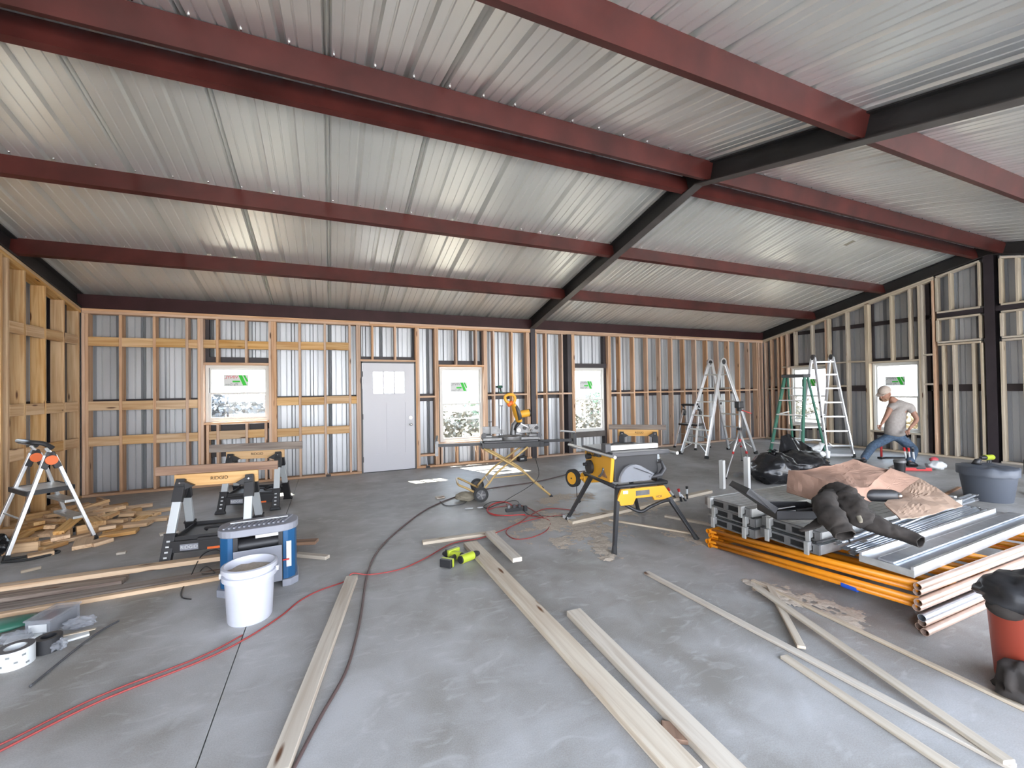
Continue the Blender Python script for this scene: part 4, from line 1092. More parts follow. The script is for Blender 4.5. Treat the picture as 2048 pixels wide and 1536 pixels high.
b = MB(); b.bx(.99, 1.04, -.12, .0, .63, .86); b.build('work_support', 'black', T, bevel=.003); MB().tube([(.80, -.10, .90), (1.04, -.05, .87)], .013, 8).build('support_roller', 'alu', T)
MB().tube([(.50, -.07, .70), (.62, -.12, .72)], .03, 10).build('clamp_knob', 'dark_grey', T)

S = thing('mitre_saw', 'yellow and grey mitre saw with raised head mounted on its stand', 'mitre saw', (2.37, 5.73, .785), -.234)
b = MB(); b.lathe([(0, 0), (.17, 0), (.18, .02), (.18, .06), (.0, .06)], (.06, -.03, 0), 32); b.build('turntable', 'grey', S, smooth=35)
b = MB(); b.bx(-.36, .46, -.14, .10, .005, .05); b.bx(-.36, -.22, -.12, .08, .05, .085); b.bx(.32, .48, -.12, .08, .05, .085); b.build('base', 'grey', S, bevel=.008)
b = MB(); b.prism([(-.34, .085), (-.02, .085), (-.02, .135), (-.08, .15), (-.11, .195), (-.34, .195)], 'y', .055, .075); b.build('left_fence', 'grey', S, bevel=.003)
b = MB(); b.prism([(.16, .085), (.50, .085), (.50, .215), (.22, .215), (.16, .15)], 'y', .055, .075); b.build('right_fence', 'grey', S, bevel=.003)
for k in range(4):
    MB().disc((.20 + k * .09, .05, .13 + .03 * (k % 2)), (0, 1, 0), .028, .03, 16).build('lock_wheel', 'black' if k % 2 else 'chrome', S, smooth=40)
b = MB(); b.box((.30, .04, .19), (.16, .02, .012), (0, .5, 0)); b.box((.42, .045, .16), (.14, .02, .012), (0, -.7, 0)); b.build('fence_brackets', 'chrome', S)
for x, h in ((-.235, .27), (-.065, .50)):
    b = MB(); b.tube([(x, .0, .05), (x, .0, h)], .006, 8); b.box((x, .0, h), (.05, .012, .012)); b.build('work_clamp', 'dark_grey', S)
for x, z in ((-.34, .06), (.47, .04)): MB().disc((x, -.13, z + .03), (0, 1, 0), .035, .03, 16).build('side_knob', 'dark_grey', S, smooth=40)
b = MB(); b.tube([(.12, .12, .05), (.14, .14, .20), (.20, .10, .28)], [.05, .04, .035], 12); b.build('pivot_column', 'grey', S, smooth=40)
b = MB(); b.tube([(.21, .05, .26), (.17, .02, .36), (.13, -.02, .46), (.10, -.06, .53)], [.055, .065, .055, .04], 14, flat=.6); b.build('arm_housing', 'yellow', S, smooth=50)
b = MB(); b.disc((.165, .0, .40), (1, .15, .35), .125, .035, 32); b.build('blade_guard', 'dark_grey', S, smooth=40)
MB().disc((.15, -.0, .40), (1, .15, .35), .115, .004, 32).build('blade', 'chrome', S, smooth=40)
b = MB(); b.tube([(.18, .03, .36), (.36, .05, .385)], .055, 18); mt_ = b.build('motor', 'yellow', S, smooth=40)
MB().tube([(.355, .05, .384), (.372, .052, .386)], .058, 18).build('motor_cap', 'black', mt_, smooth=40)
b = MB(); b.tube(smooth_path([(.10, -.05, .52), (.13, -.06, .60), (.10, -.07, .655), (.03, -.07, .665), (-.02, -.07, .63), (.0, -.06, .57), (.07, -.05, .53)], 5), .022, 10); b.build('handle', 'yellow', S, smooth=True)
MB().tube([(.09, -.06, .56), (.02, -.06, .50)], .028, 10).build('trigger_guard', 'orange_disc', S, smooth=True)
MB().tube([(.22, .08, .25), (.15, .10, .13)], .03, 8).build('spring_link', 'black', S, smooth=True)
cable('black_cable', [(2.70, 5.66, 1.0), (2.72, 5.55, .8), (2.68, 5.40, .55), (2.60, 5.2, .28), (2.172, 5.325), (2.130, 5.153)], .004, 'cord', 'black cord hanging from the mitre saw down to the floor', 'cord')
for (px, y, lb, m, s) in (((1.735, 5.630), 0, 'dusty grey cloth bag on the floor by the stand wheels', 'khaki', (.16, .12, .06)),):
    o = MB().ell((px[0], px[1], .05), s, 24, 14, lambda v: 1 + .35 * noise.noise(v * 2.5)).build('dust_bag', m, smooth=True)
    for v in o.data.vertices: v.co.z = max(v.co.z, .001)
    tag(o, lb, 'bag')
cable('bent_wire', [(1.371, 5.725), (1.395, 5.465), (1.606, 5.440), (1.743, 5.655), (1.640, 5.797)], .006, 'dark_grey', 'bent black wire frame on the floor left of the stand wheels', 'wire')
for i, p in enumerate(((1.621, 5.199), (1.763, 5.179), (2.219, 5.995))):
    tag(MB().ell((p[0], p[1], .008), (.06 - i * .015, .03, .008), 10, 6).build('paper_scrap', 'label_white'), ('white scrap on the floor in front of the stand wheels', 'smaller white scrap on the floor in front of the stand wheels', 'white scrap on the floor under the mitre saw stand')[i], 'scrap')
# impact driver standing on the blocking by the tall window
def driver(name, loc, rz, label, body, lie=False, s=1.0):
    T = thing(name, label, 'cordless drill', loc, rz)
    Q = Matrix.Scale(s, 4) if not lie else Matrix.Scale(s, 4) @ Matrix.Translation((0, 0, .045)) @ Matrix.Rotation(PI / 2, 4, 'X')
    b = MB(Q); b.tube([(-.07, 0, .20), (.05, 0, .20)], .034, 16); b.build('motor_housing', body, T, smooth=40)
    MB(Q).tube([(.05, 0, .20), (.09, 0, .20), (.115, 0, .20)], [.03, .026, .016], 14).build('chuck', 'black', T, smooth=40)
    MB(Q).tube([(-.082, 0, .20), (-.07, 0, .20)], .030, 14).build('rear_cap', 'black', T, smooth=40)
    MB(Q).tube([(-.02, 0, .18), (-.035, 0, .06)], [.021, .024], 12).build('handle', 'black', T, smooth=40)
    MB(Q).box((.0, 0, .145), (.02, .014, .035)).build('trigger', 'dark_grey', T)
    MB(Q).box((-.025, 0, .045), (.115, .07, .03)).build('handle_base', body, T, bevel=.006)
    MB(Q).box((-.025, 0, .018), (.11, .068, .034)).build('battery', 'black' if body == 'lime' else 'dark_grey', T, bevel=.005)
    return T
driver('cordless_drill', (3.33, YB + .05, 1.43), 2.6, 'small dark cordless driver standing on the blocking right of the tall window by the door', 'green_fibre', s=.75)
driver('cordless_drill', (*(0.869, 3.568), 0), 2.35, 'lime and black cordless driver lying nearest, its nose to the lower left', 'lime', True)
driver('cordless_drill', (*(1.022, 3.805), 0), .4, 'lime and black cordless tool lying behind the other, at the end of the longest board', 'lime', True, 1.1)
driver('cordless_drill', (10.15, 3.35, 0), 2.9, 'lime cordless drill on the floor behind the dark round tub', 'lime', False, 1.3)
tag(MB().tube([(10.55, 3.0, 0), (10.55, 3.0, .22), (10.5, 2.95, .30)], [.07, .07, .04], 12).build('spray_can', 'black', smooth=40), 'black can standing on the floor right of the lime drill, by the side wall', 'can')

# ------------------------------------------------------------------ table saw on its splayed stand
T = thing('table_saw', 'yellow and black portable table saw on a stand with four black legs', 'table saw', (2.93, 3.75, 0), -.10)
FEET = {(-1, -1): (-.49, -.60), (1, -1): (.46, -.56), (-1, 1): (-.46, .46), (1, 1): (.50, .48)}
for (sx, sy), (fx, fy) in FEET.items():
    tp = Vector((sx * .24, sy * .27, .54)); ft = Vector((fx, fy, .02))
    MB().bar(tp, ft, .045, .045, (0, 1, 0), .032, .032).build('leg', 'black', T, bevel=.004)
    MB().tube([ft + (tp - ft).normalized() * .05, ft - (tp - ft).normalized() * .02], [.022, .027], 12).build('foot', 'rubber', T, smooth=40)
b = MB(); b.tube([(-.30, -.33, .54), (.30, -.33, .54)], .02, 10); b.tube([(-.30, .33, .54), (.30, .33, .54)], .02, 10); b.tube([(-.30, -.33, .54), (-.30, .33, .56)], .022, 10); b.tube([(.30, -.33, .54), (.30, .33, .54)], .02, 10)
b.build('frame_tubes', 'black', T, smooth=True)
b = MB(); b.prism([(-.26, .52), (.24, .52), (.33, .40), (.22, .38), (.12, .38), (.10, .42), (-.10, .42), (-.13, .36), (-.27, .36), (-.31, .42)], 'y', -.375, -.345)
br_ = b.build('front_bracket', 'yellow', T, bevel=.004)
MB().bx(-.10, .06, -.3765, -.3745, .445, .495).build('bracket_label', 'grey', br_)
MB().bx(-.245, -.19, -.3765, -.3745, .475, .505).build('warning_label', 'label_white', br_)
text('bracket_lettering', 'HCA', .035, 'dark_grey', None, (.17, -.3770, .415), (1, 0, 0), (0, 0, 1)).parent = br_
b = MB(); b.prism([(.33, .52), (-.30, .52), (-.30, .44), (.33, .42)], 'y', .34, .365); b.build('rear_bracket', 'yellow', T, bevel=.004)
MB().tube(smooth_path([(-.20, -.30, .36), (-.05, -.36, .28), (.05, -.40, .33), (.20, -.40, .37), (.33, -.36, .36)], 5), .017, 8).build('stand_handle', 'black', T, smooth=True)
wc = (-.34, .55, .46)
b = MB(); b.disc(wc, (1, .35, 0), .105, .05, 32); tw = b.build('wheel', 'rubber', T, smooth=40)
MB().disc(wc, (1, .35, 0), .072, .056, 24).build('rim', 'yellow', tw, smooth=40)
MB().disc(wc, (1, .35, 0), .010, .066, 10).build('axle', 'black', tw)
b = MB(); b.disc((-.23, .44, .49), (1, .35, 0), .055, .07, 18); b.tube([(-.33, .5, .46), (-.2, .4, .5)], .018, 8); b.build('wheel_bracket', 'yellow', T, smooth=40)
b = MB(); b.bx(-.33, .35, -.33, .33, .835, .875); tb = b.build('table', 'dark_grey', T, bevel=.006)
MB().bx(-.32, .34, -.32, .32, .8755, .879).build('table_surface', 'grey', tb)
MB().bx(-.2, .2, -.02, .04, .880, .8815).build('throat_plate', 'black', tb)
for x in (-.355, .37): MB().tube([(x, -.42, .85), (x, .62 if x < 0 else .4, .85)], .016, 10).build('fence_rail', 'alu', T, smooth=40)
MB().bx(-.30, .28, -.225, -.165, .885, .935).build('rip_fence', 'white', T, bevel=.003)
MB().bx(-.355, -.29, -.24, -.15, .87, .955).build('fence_head', 'dark_grey', T, bevel=.005)
MB().tube(smooth_path([(-.1, .12, .885), (.0, .15, .905), (.14, .14, .90), (.25, .18, .885)], 4), .014, 8, flat=.5).build('push_stick', 'black', T, smooth=True)
b = MB(); b.prism([(-.27, .57), (.25, .57), (.25, .835), (-.27, .835)], 'y', -.26, .26); b.build('cabinet', 'black', T, bevel=.01)
b = MB(); b.prism([(-.28, .835), (.30, .835), (.26, .60), (.20, .565), (-.24, .565)], 'x', -.312, -.272); pn = b.build('front_panel', 'yellow', T, bevel=.008)
pts = [(-.3165, .02 + .15 * math.cos(t), .73 + .15 * math.sin(t)) for t in [PI * 1.08 + i * .14 for i in range(8)]]
MB().tube(pts, .014, 6).build('height_slot', 'grey', pn, smooth=True)
b = MB(); b.disc((-.345, .13, .665), (1, 0, 0), .075, .03, 24); b.disc((-.37, .17, .69), (1, 0, 0), .018, .05, 12); b.disc((-.35, .14, .78), (1, 0, 0), .03, .05, 14); b.build('hand_wheel', 'black', T, smooth=40)
b = MB(); b.prism([(-.20, .60), (-.09, .60), (-.13, .67)], 'x', -.3145, -.3115); b.build('warning_triangle', 'brown_wood', pn)
MB().bx(-.315, -.3105, .06, .24, .785, .825).build('name_plate', 'black', pn)
text('panel_lettering', 'DEWALT', .036, 'yellow', None, (-.316, .15, .805), (0, -1, 0), (0, 0, 1)).parent = pn
MB().bx(-.35, -.31, -.08, .0, .80, .84).build('power_switch', 'black', T, bevel=.004)
# clear blade guard hung on the near side
b = MB(); n_ = 12
arc = [(-.12 + .17 * math.cos(PI - i * PI * .62 / n_) + .05, .575 + .17 * math.sin(PI - i * PI * .62 / n_)) for i in range(n_ + 1)] + [(.16, .64), (.12, .60), (.12, .575)]
b.prism(arc, 'y', -.325, -.285); gd = b.build('blade_guard', 'clear', T)
b = MB()
for i in range(5): b.box((-.04 + i * .03, -.33, .70 - i * .012), (.10, .004, .008), (0, .35, 0))
b.build('guard_slots', 'dark_grey', gd)['kind'] = 'stuff'
b = MB(); b.tube([(.12, -.30, .60), (.25, -.30, .62), (.30, -.30, .68), (.26, -.30, .76)], [.02, .032, .03, .018], 10, flat=.6); b.build('guard_arm', 'dark_grey', T, smooth=True)
MB().bx(.27, .33, -.22, -.08, .52, .72).build('dust_port', 'black', T, bevel=.006)
MB().tube([(.30, -.1, .80), (.33, -.12, .73), (.30, -.14, .66)], .02, 8).build('side_handle', 'alu', T, smooth=True)
# four clamps stuck upright in the sawdust
for i, (p, c, tx, ty) in enumerate((((4.282, 4.356), 'red', -.14, .02), ((4.278, 4.273), 'red', -.05, 0), ((4.350, 4.265), 'black', -.12, .05), ((4.439, 4.335), 'black', .0, .0))):
    T = thing('hand_clamp', ('red tipped bar clamp handle, leftmost of the four beside the table saw', 'red tipped bar clamp handle, second from left of the four', 'black tipped clamp handle leaning most, third of the four', 'black tipped clamp handle, rightmost and most upright of the four')[i], 'clamp', (*p, 0), 0, 'clamps beside the table saw')
    a = Vector((0, 0, .0)); d = Vector((tx, ty, .17)); h = 1.0 if i != 2 else .7
    MB().tube([a, a + d * .42 * h], .015, 8).build('clamp_end', 'black', T, smooth=40); MB().tube([a + d * .42 * h, a + d * .8 * h], .013, 8).build('clamp_grip', 'label_white', T, smooth=40); MB().tube([a + d * .8 * h, a + d * h], [.014, .018], 8).build('clamp_tip', c, T, smooth=40)

# ------------------------------------------------------------------ ladders
T = thing('aframe_ladder', 'tall silver folding ladder with big round hinges, standing before the back wall', 'ladder', (7.98, 6.86, 0), -.02)
LZ = 2.05
def lp(sx, sy, z, fx=.74, fy=.33, ty=.17): k = z / LZ; return Vector((sx * (fx * (1 - k) + .045 * k), sy * (fy * (1 - k) + ty * k), z))
for sx in (-1, 1):
    for sy in (-1, 1):
        MB().bar(lp(sx, sy, 1.0), lp(sx, sy, LZ), .04, .075, (sx, 0, .4)).build('upper_rail', 'alu', T, bevel=.004)
        MB().bar(lp(sx, sy, .03) + Vector((0, sy * .02, 0)), lp(sx, sy, 1.15) + Vector((0, sy * .02, 0)), .032, .06, (sx, 0, .4)).build('lower_rail', 'alu', T, bevel=.004)
        MB().bar(lp(sx, sy, 0) + Vector((0, sy * .03, 0)), lp(sx, sy, .06) + Vector((0, sy * .03, 0)), .05, .08, (sx, 0, .4)).build('foot', 'rubber', T, bevel=.004)
        MB().box(lp(sx, sy, 1.12), (.05, .06, .05)).build('lock', 'black', T, bevel=.004)
    for z in (.28, .58, .88, 1.18, 1.48, 1.78):
        a, b_ = lp(sx, -1, z), lp(sx, 1, z); MB().bar(a, b_, .06, .026, (0, 0, 1)).build('rung', 'alu_dull', T, bevel=.003)
    MB().tube([lp(sx, -1, .12), lp(sx, -1, .28).lerp(lp(sx, 1, .28), .35)], .01, 6).build('brace', 'alu', T)
    MB().tube([lp(sx, 1, .12), lp(sx, 1, .28).lerp(lp(sx, -1, .28), .35)], .01, 6).build('brace', 'alu', T)
for sy in (-1, 1):
    MB().disc((0, sy * .18, LZ + .01), (0, 1, 0), .088, .035, 28).build('hinge', 'alu', T, smooth=40)
    MB().disc((0, sy * .18, LZ + .01), (0, 1, 0), .055, .042, 24).build('hinge_core', 'black', T, smooth=40)

T = thing('step_ladder', 'green fibreglass step ladder with silver steps, left of the big silver ladder', 'step ladder', (9.06, 5.80, 0), .05)
GZ = 1.70
def gp(sx, sy, z, fx=.43): k = z / GZ; return Vector((sx * (fx * (1 - k) + .05 * k), sy * (.33 * (1 - k) + .20 * k), z))
for sy in (-1, 1):
    MB().bar(gp(-1, sy, 0), gp(-1, sy, GZ), .03, .075, (-1, 0, .2)).build('front_rail', 'green_fibre', T, bevel=.003)
    MB().bar(gp(1, sy, 0), gp(1, sy, GZ), .025, .05, (1, 0, .2)).build('rear_rail', 'green_fibre', T, bevel=.003)
    MB().bar(gp(-1, sy, 0), gp(-1, sy, .07), .045, .09, (-1, 0, .2)).build('foot', 'rubber', T); MB().bar(gp(1, sy, 0), gp(1, sy, .06), .04, .06, (1, 0, .2)).build('foot', 'rubber', T)
    MB().bar(gp(-1, sy, .9), gp(1, sy, .95), .004, .025, (0, 0, 1)).build('spreader', 'alu', T)
for z in (.30, .60, .90, 1.20, 1.46):
    a, b_ = gp(-1, -1, z), gp(-1, 1, z); MB().bar(a, b_, .085, .025, (0, 0, 1)).build('step', 'alu', T, bevel=.003)
for z in (.35, .8, 1.3): MB().bar(gp(1, -1, z), gp(1, 1, z), .03, .02, (0, 0, 1)).build('rear_brace', 'alu', T)
MB().bx(-.13, .11, -.23, .23, GZ - .02, GZ + .05).build('top_cap', 'dark_grey', T, bevel=.01)

T = thing('extension_ladder', 'tallest silver folding ladder, between the green one and the person', 'ladder', (10.0, 5.82, 0), -.5)
AZ = 2.12
def ap(sx, sy, z): k = z / AZ; return Vector((sx * (.26 * (1 - k) + .19 * k), sy * (.52 * (1 - k) + .05 * k), z))
for sx in (-1, 1):
    for sy in (-1, 1):
        MB().bar(ap(sx, sy, .0), ap(sx, sy, AZ), .028, .075, (0, sy, .3)).build('rail', 'alu', T, bevel=.004)
        MB().bar(ap(sx, sy, .0), ap(sx, sy, .07), .04, .085, (0, sy, .3)).build('foot', 'rubber', T)
    MB().disc((sx * .19, 0, AZ + .01), (1, 0, 0), .06, .04, 20).build('hinge', 'dark_grey', T, smooth=40)
for sy in (-1, 1):
    for z in (.24, .54, .84, 1.14, 1.44, 1.74, 2.02):
        MB().bar(ap(-1, sy, z), ap(1, sy, z), .045, .03, (0, 0, 1)).build('rung', 'alu', T, bevel=.003)
        if sy < 0 and z < 1.2:
            for sx in (-1, 1): MB().box(ap(sx, sy, z), (.035, .05, .04)).build('rung_lock', 'black', T)
    if sy < 0: MB().bar(ap(-1.15, sy, .05), ap(1.15, sy, .05), .05, .05, (0, 0, 1)).build('base_bar', 'alu', T, bevel=.004)

# laser level on a tripod
T = thing('tripod', 'silver camera style tripod with red joints and a black laser head', 'tripod', (*(6.619, 5.234), 0))
tx, ty = T.location.x, T.location.y
J = Vector((6.328, 4.988, 0.766)) - Vector((0, 0, 0)); J = Vector((0, 0, J.z))
feet = [Vector((*(5.953, 4.977), 0)), Vector((*(6.416, 4.825), 0)), Vector((*(7.654, 6.012), 0))]
for f in feet:
    f = f - Vector((tx, ty, 0)); m_ = J.lerp(f, .5)
    MB().tube([J, m_], .014, 8).build('upper_leg', 'alu', T, smooth=True); MB().tube([m_, f + Vector((0, 0, .02))], .010, 8).build('lower_leg', 'alu', T, smooth=True)
    MB().tube([m_ - (f - J).normalized() * .02, m_ + (f - J).normalized() * .02], .019, 8).build('leg_lock', 'red', T, smooth=40)
    MB().ell((f.x, f.y, .014), (.018, .018, .014), 10, 6).build('foot', 'rubber', T, smooth=True)
    MB().tube([(0, 0, J.z - .22), J.lerp(f, .45)], .006, 6).build('brace', 'alu', T)
MB().tube([(0, 0, J.z - .24), (0, 0, J.z + .33)], .014, 10).build('centre_column', 'alu', T, smooth=True)
MB().box((0, 0, J.z), (.07, .07, .05)).build('leg_hub', 'black', T, bevel=.01); MB().disc((0, 0, J.z - .20), (0, 0, 1), .022, .05, 12).build('column_lock', 'red', T, smooth=40)
MB().tube([(0.03, -.02, J.z + .33), (.18, -.10, J.z + .27)], .008, 8).build('pan_handle', 'red', T, smooth=True)
MB().box((0, 0, J.z + .34), (.06, .06, .05)).build('tripod_head', 'black', T, bevel=.006)
o = MB().box((tx, ty, J.z + .365 + .06), (.13, .10, .12)).build('laser_level', 'black', bevel=.015); tag(o, 'black laser level sitting on top of the tripod', 'laser level')
MB(Matrix.Translation((tx, ty, J.z + .43))).box((.066, 0, 0), (.006, .08, .10)).build('grey_window', 'grey_plastic', o)
for (p, h, lb) in (((5.357, 4.543), .42, 'upright white plastic tube left of the tripod foot'), ((5.341, 4.121), .53, 'taller upright white plastic tube behind the grey stacked decks')):
    T = thing('plastic_tube', lb, 'tube', (*p, 0), .2)
    b = MB()
    for a in ((-.035, -.031, -.03, .03), (.031, .035, -.03, .03), (-.035, .035, -.03, -.026), (-.035, .035, .026, .03)): b.bx(*a, 0, h)
    b.build('tube_wall', 'white', T)
T = thing('water_bottle', 'clear bluish bottle on the floor between the white tubes', 'bottle', (*(6.306, 5.016), .04))
MB().tube([(-.1, 0, 0), (.05, 0, 0), (.09, 0, 0), (.12, 0, 0)], [.036, .036, .018, .014], 14).build('bottle_body', 'clear', T, smooth=40); MB().tube([(.12, 0, 0), (.14, 0, 0)], .016, 10).build('cap', 'white', T)

# ------------------------------------------------------------------ rubbish sacks with litter
sack('rubbish_sack', (6.40, 4.48, 0), (.36, .33, .255), 5, 'full black rubbish sack tied at the top, behind the grey stacked decks')
T = sack('rubbish_sack', (7.42, 4.72, 0), (.56, .36, .22), 9, 'wide open black sack spilling litter in front of the green ladder', knot=False)
b = MB(); b.add([(-.35, .15, .18), (-.1, .25, .62), (.05, .22, .66), (.3, .15, .5), (.52, .0, .34), (.5, -.12, .2), (0, -.05, .3), (-.3, .0, .2)], [(0, 1, 7), (1, 2, 6, 7), (2, 3, 6), (3, 4, 5, 6)])
o = b.build('sack_mouth', 'bag', T, smooth=True); m_ = o.modifiers.new('s', 'SUBSURF'); m_.levels = m_.render_levels = 3; m_.subdivision_type = 'SIMPLE'
tex = bpy.data.textures.new('crumple', 'CLOUDS'); tex.noise_scale = .09; dm = o.modifiers.new('d', 'DISPLACE'); dm.texture = tex; dm.strength = .08
q = random.Random(4)
for i in range(6):
    x, y, z = 7.42 + [.05, .22, .38, .52, .12, .3][i], 4.72 + [-.18, -.2, -.1, -.12, -.30, -.28][i], [.44, .42, .36, .40, .36, .28][i]
    T = thing('plastic_cup', ('white foam cup highest in the open sack', 'white foam cup left of the drink bottle in the open sack', 'white cup near the middle of the open sack', 'tall clear cup at the right end of the open sack', 'white lid lying low at the front of the open sack', 'small white cup lowest at the right of the open sack')[i], 'cup', (x, y, z), q.uniform(0, 6))
    a = Vector((q.uniform(-.6, .6), q.uniform(-.9, -.2), q.uniform(.2, 1))).normalized()
    MB().tube([Vector((0, 0, 0)), a * (.11 if i != 4 else .02)], [.03, .042], 16).build('cup_wall', 'label_white' if i != 3 else 'clear', T, smooth=40)
    MB().disc(a * (.112 if i != 4 else .022), a, .044, .008, 16).build('cup_lid', 'white', T, smooth=40)
T = thing('drink_bottle', 'dark plastic drink bottle lying in the open black sack', 'bottle', (7.75, 4.56, .46), .3)
MB().tube([(-.1, 0, 0), (.04, 0, .01), (.08, 0, .012), (.11, 0, .015)], [.035, .035, .016, .014], 14).build('bottle_body', 'black', T, smooth=40); MB().tube([(.11, 0, .015), (.125, 0, .016)], .016, 10).build('cap', 'white', T)

# ------------------------------------------------------------------ stacked scaffolding
def scaffold_frame(x0, ya, yb, za, zb_, L, inset, label, near, far, hooks=True):
    """a frame lying flat: two legs along x at y=ya (near, height za) and y=yb (height zb_), rungs along y"""
    T = thing('scaffold_section', label, 'scaffold frame', (x0, (ya + yb) / 2, 0), 0, 'scaffold frames stacked flat')
    r = .0215; ox, oy = x0, (ya + yb) / 2
    MB().pipe((0, ya - oy, za), (L, ya - oy, za), r, r - .003, 26).build('leg', near, T, smooth=40)
    MB().pipe((0, yb - oy, zb_), (L, yb - oy, zb_), r, r - .003, 26).build('leg', far, T, smooth=40)
    for x in (inset, inset + .45, inset + .9, L - .12):
        MB().tube([(x, ya - oy + r * .6, za), (x, yb - oy - r * .6, zb_)], .0195, 12).build('crossbar', 'orange', T, smooth=True)
    MB().tube([(inset + .45, ya - oy + .35, za + (zb_ - za) * .23), (L - .12, ya - oy + .35, za + (zb_ - za) * .23)], .014, 8).build('upright', 'orange', T, smooth=True)
    return T
for i, (dx, y, z, m_, L_) in enumerate(((.0, 1.372, .0215, 'bare_tube', 1.95), (.05, 1.42, .0215, 'bare_tube', 2.4), (.03, 1.396, .060, 'bare_tube', 2.2), (.0, 1.385, .1035, 'galv', 2.3))):
    o = MB().pipe((3.29 + dx, y, z), (3.29 + dx + L_, y, z), .0215, .0185, 26).build('scaffold_tube', m_, smooth=40)
    tag(o, ('loose pinkish scaffold tube lying lowest and nearest under the orange frames', 'loose pinkish scaffold tube on the floor right behind the nearest one', 'loose pinkish scaffold tube resting on the two lowest tubes', 'loose silver scaffold tube right under the orange frames')[i], 'tube', 'loose scaffold tubes')
for i in range(4):
    t = scaffold_frame(3.27 + (.0, -.03, .01, -.02)[i], 1.40 - (0, .02, .0, .015)[i], 2.93, .162 + .046 * i, .028 + .046 * i, 2.0, .045, ('orange scaffold frame lowest in the stack, marked with blue tape', 'orange scaffold frame second from the bottom of the stack', 'orange scaffold frame second from the top of the stack', 'orange scaffold frame topmost in the stack')[i], 'bare_tube', 'orange')
    if i == 0: MB().tube([(.045, -.43, .162 - .04), (.045, -.335, .154 - .035)], .0225, 12).build('blue_tape_band', 'blue_tape', t, smooth=40)
    for x in (.0, .10): MB().box((x + .03, .765 - .03, .028 + .046 * i), (.03, .07, .02), (0, 0, .3)).build('lock_pin', 'orange', t, bevel=.003)
def deck(x0, y0, z0, L, w_, label, tilt=0.0):
    """aluminium scaffold deck: channel ends with slots and hooks, ribbed top"""
    T = thing('scaffold_deck', label, 'scaffold deck', (x0, y0, z0), tilt, 'scaffold decks stacked with hooked ends')
    for y in (0.012, w_ - .012): MB().bx(0.02, L - .02, y - .012, y + .012, 0, .07).build('side_rail', 'alu_dull', T, bevel=.002)
    for x in (0, L - .02):
        b = MB(); b.bx(x, x + .02, 0, w_, .058, .074); b.bx(x, x + .02, 0, w_, 0, .014)
        for y in (0, w_ * .47, w_ - .045): b.bx(x, x + .02, y, y + .045, .012, .06)
        b.build('end_channel', 'grey', T, bevel=.002)
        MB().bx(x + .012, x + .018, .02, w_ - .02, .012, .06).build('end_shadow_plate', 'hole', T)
        for y in (.055, w_ - .095):
            b = MB(); s = -1 if x == 0 else 1
            b.bx(x - .035 if s < 0 else x + .015, x + .01 if s < 0 else x + .06, y, y + .035, .02, .085); b.bx(x - .035 if s < 0 else x + .045, x - .018 if s < 0 else x + .06, y, y + .035, -.012, .03)
            b.build('hook', 'alu_dull', T, bevel=.004)
    n_ = 7
    for k in range(n_):
        y = .026 + k * (w_ - .052) / n_; MB().bx(.02, L - .02, y + .003, y + (w_ - .052) / n_ - .003, .060, .068).build('deck_slat', 'alu_dull', T)
    return T
for k in range(3): deck(3.27 + (.0, .02, -.02)[k], 2.47 + .008 * k, .235 + .088 * k, 2.13, .47, ('grey scaffold deck at the bottom of the far left stack of three', 'grey scaffold deck in the middle of the far left stack of three', 'grey scaffold deck on top of the far left stack, under the black case')[k])
for k in range(2): deck(3.28 + (.0, .03)[k], 1.96 + .006 * k, .275 + .088 * k, 2.13, .46, ('lower grey scaffold deck of the pair next to the silver braces', 'upper grey scaffold deck of the pair, under the jacket sleeve')[k])
# aluminium plank at the near edge
T = thing('scaffold_plank', 'long smooth aluminium plank on the near edge of the stack', 'scaffold plank', (3.30, 1.42, .327), .035)
b = MB(); b.bx(0, 2.2, 0, .018, 0, .065); T_ = b.build('side_rail', 'alu', T, bevel=.003); MB().bx(0, 2.2, .272, .29, 0, .065).build('side_rail', 'alu', T, bevel=.003)
MB().bx(0.01, 2.19, .018, .272, .038, .044).build('plank_top', 'galv', T); MB().bx(-.002, .004, .0, .29, .0, .045).build('end_plate', 'alu_dull', T)
MB().bx(0.004, 2.19, .10, .19, .044, .060).build('raised_rib', 'galv', T, bevel=.006)
# cross braces
q = random.Random(12)
lbl = ['silver brace tube nearest the smooth plank', 'silver brace tube second from the smooth plank', 'silver brace tube third from the smooth plank', 'silver brace tube fourth from the smooth plank', 'silver brace tube fifth from the smooth plank', 'silver brace tube sixth from the smooth plank', 'silver brace tube lying uppermost, its end sticking out by the tub', 'silver brace tube lying just under the dark sleeve', 'silver brace tube lying furthest from the plank', 'thick silver tube lying highest across the braces']
for i in range(10):
    y0 = 1.745 + .024 * i if i < 8 else 1.80 + (i - 8) * .08; z0 = .345 + (.026 if i >= 6 else 0) + (.022 if i >= 8 else 0)
    y1 = 1.86 + .026 * i + q.uniform(-.006, .006); x0 = 3.30 + q.uniform(0, .12) + (.1 if i >= 8 else 0); x1 = x0 + (2.25 if i < 6 else 2.5)
    T = thing('cross_brace', lbl[i], 'brace', (x0, y0, 0), 0, 'silver cross braces in a bundle'); a, b_ = Vector((0, 0, z0)), Vector((x1 - x0, y1 - y0, z0)); r = .0105 if i < 9 else .016
    MB().tube([a + (b_ - a) * .03, b_ - (b_ - a) * .03], r, 10).build('tube', 'galv', T, smooth=True)
    for e0, e1 in ((a, a + (b_ - a) * .032), (b_ - (b_ - a) * .032, b_)): MB().bar(e0, e1, .028, .006, (0, 0, 1)).build('flattened_end', 'grey', T, bevel=.001)
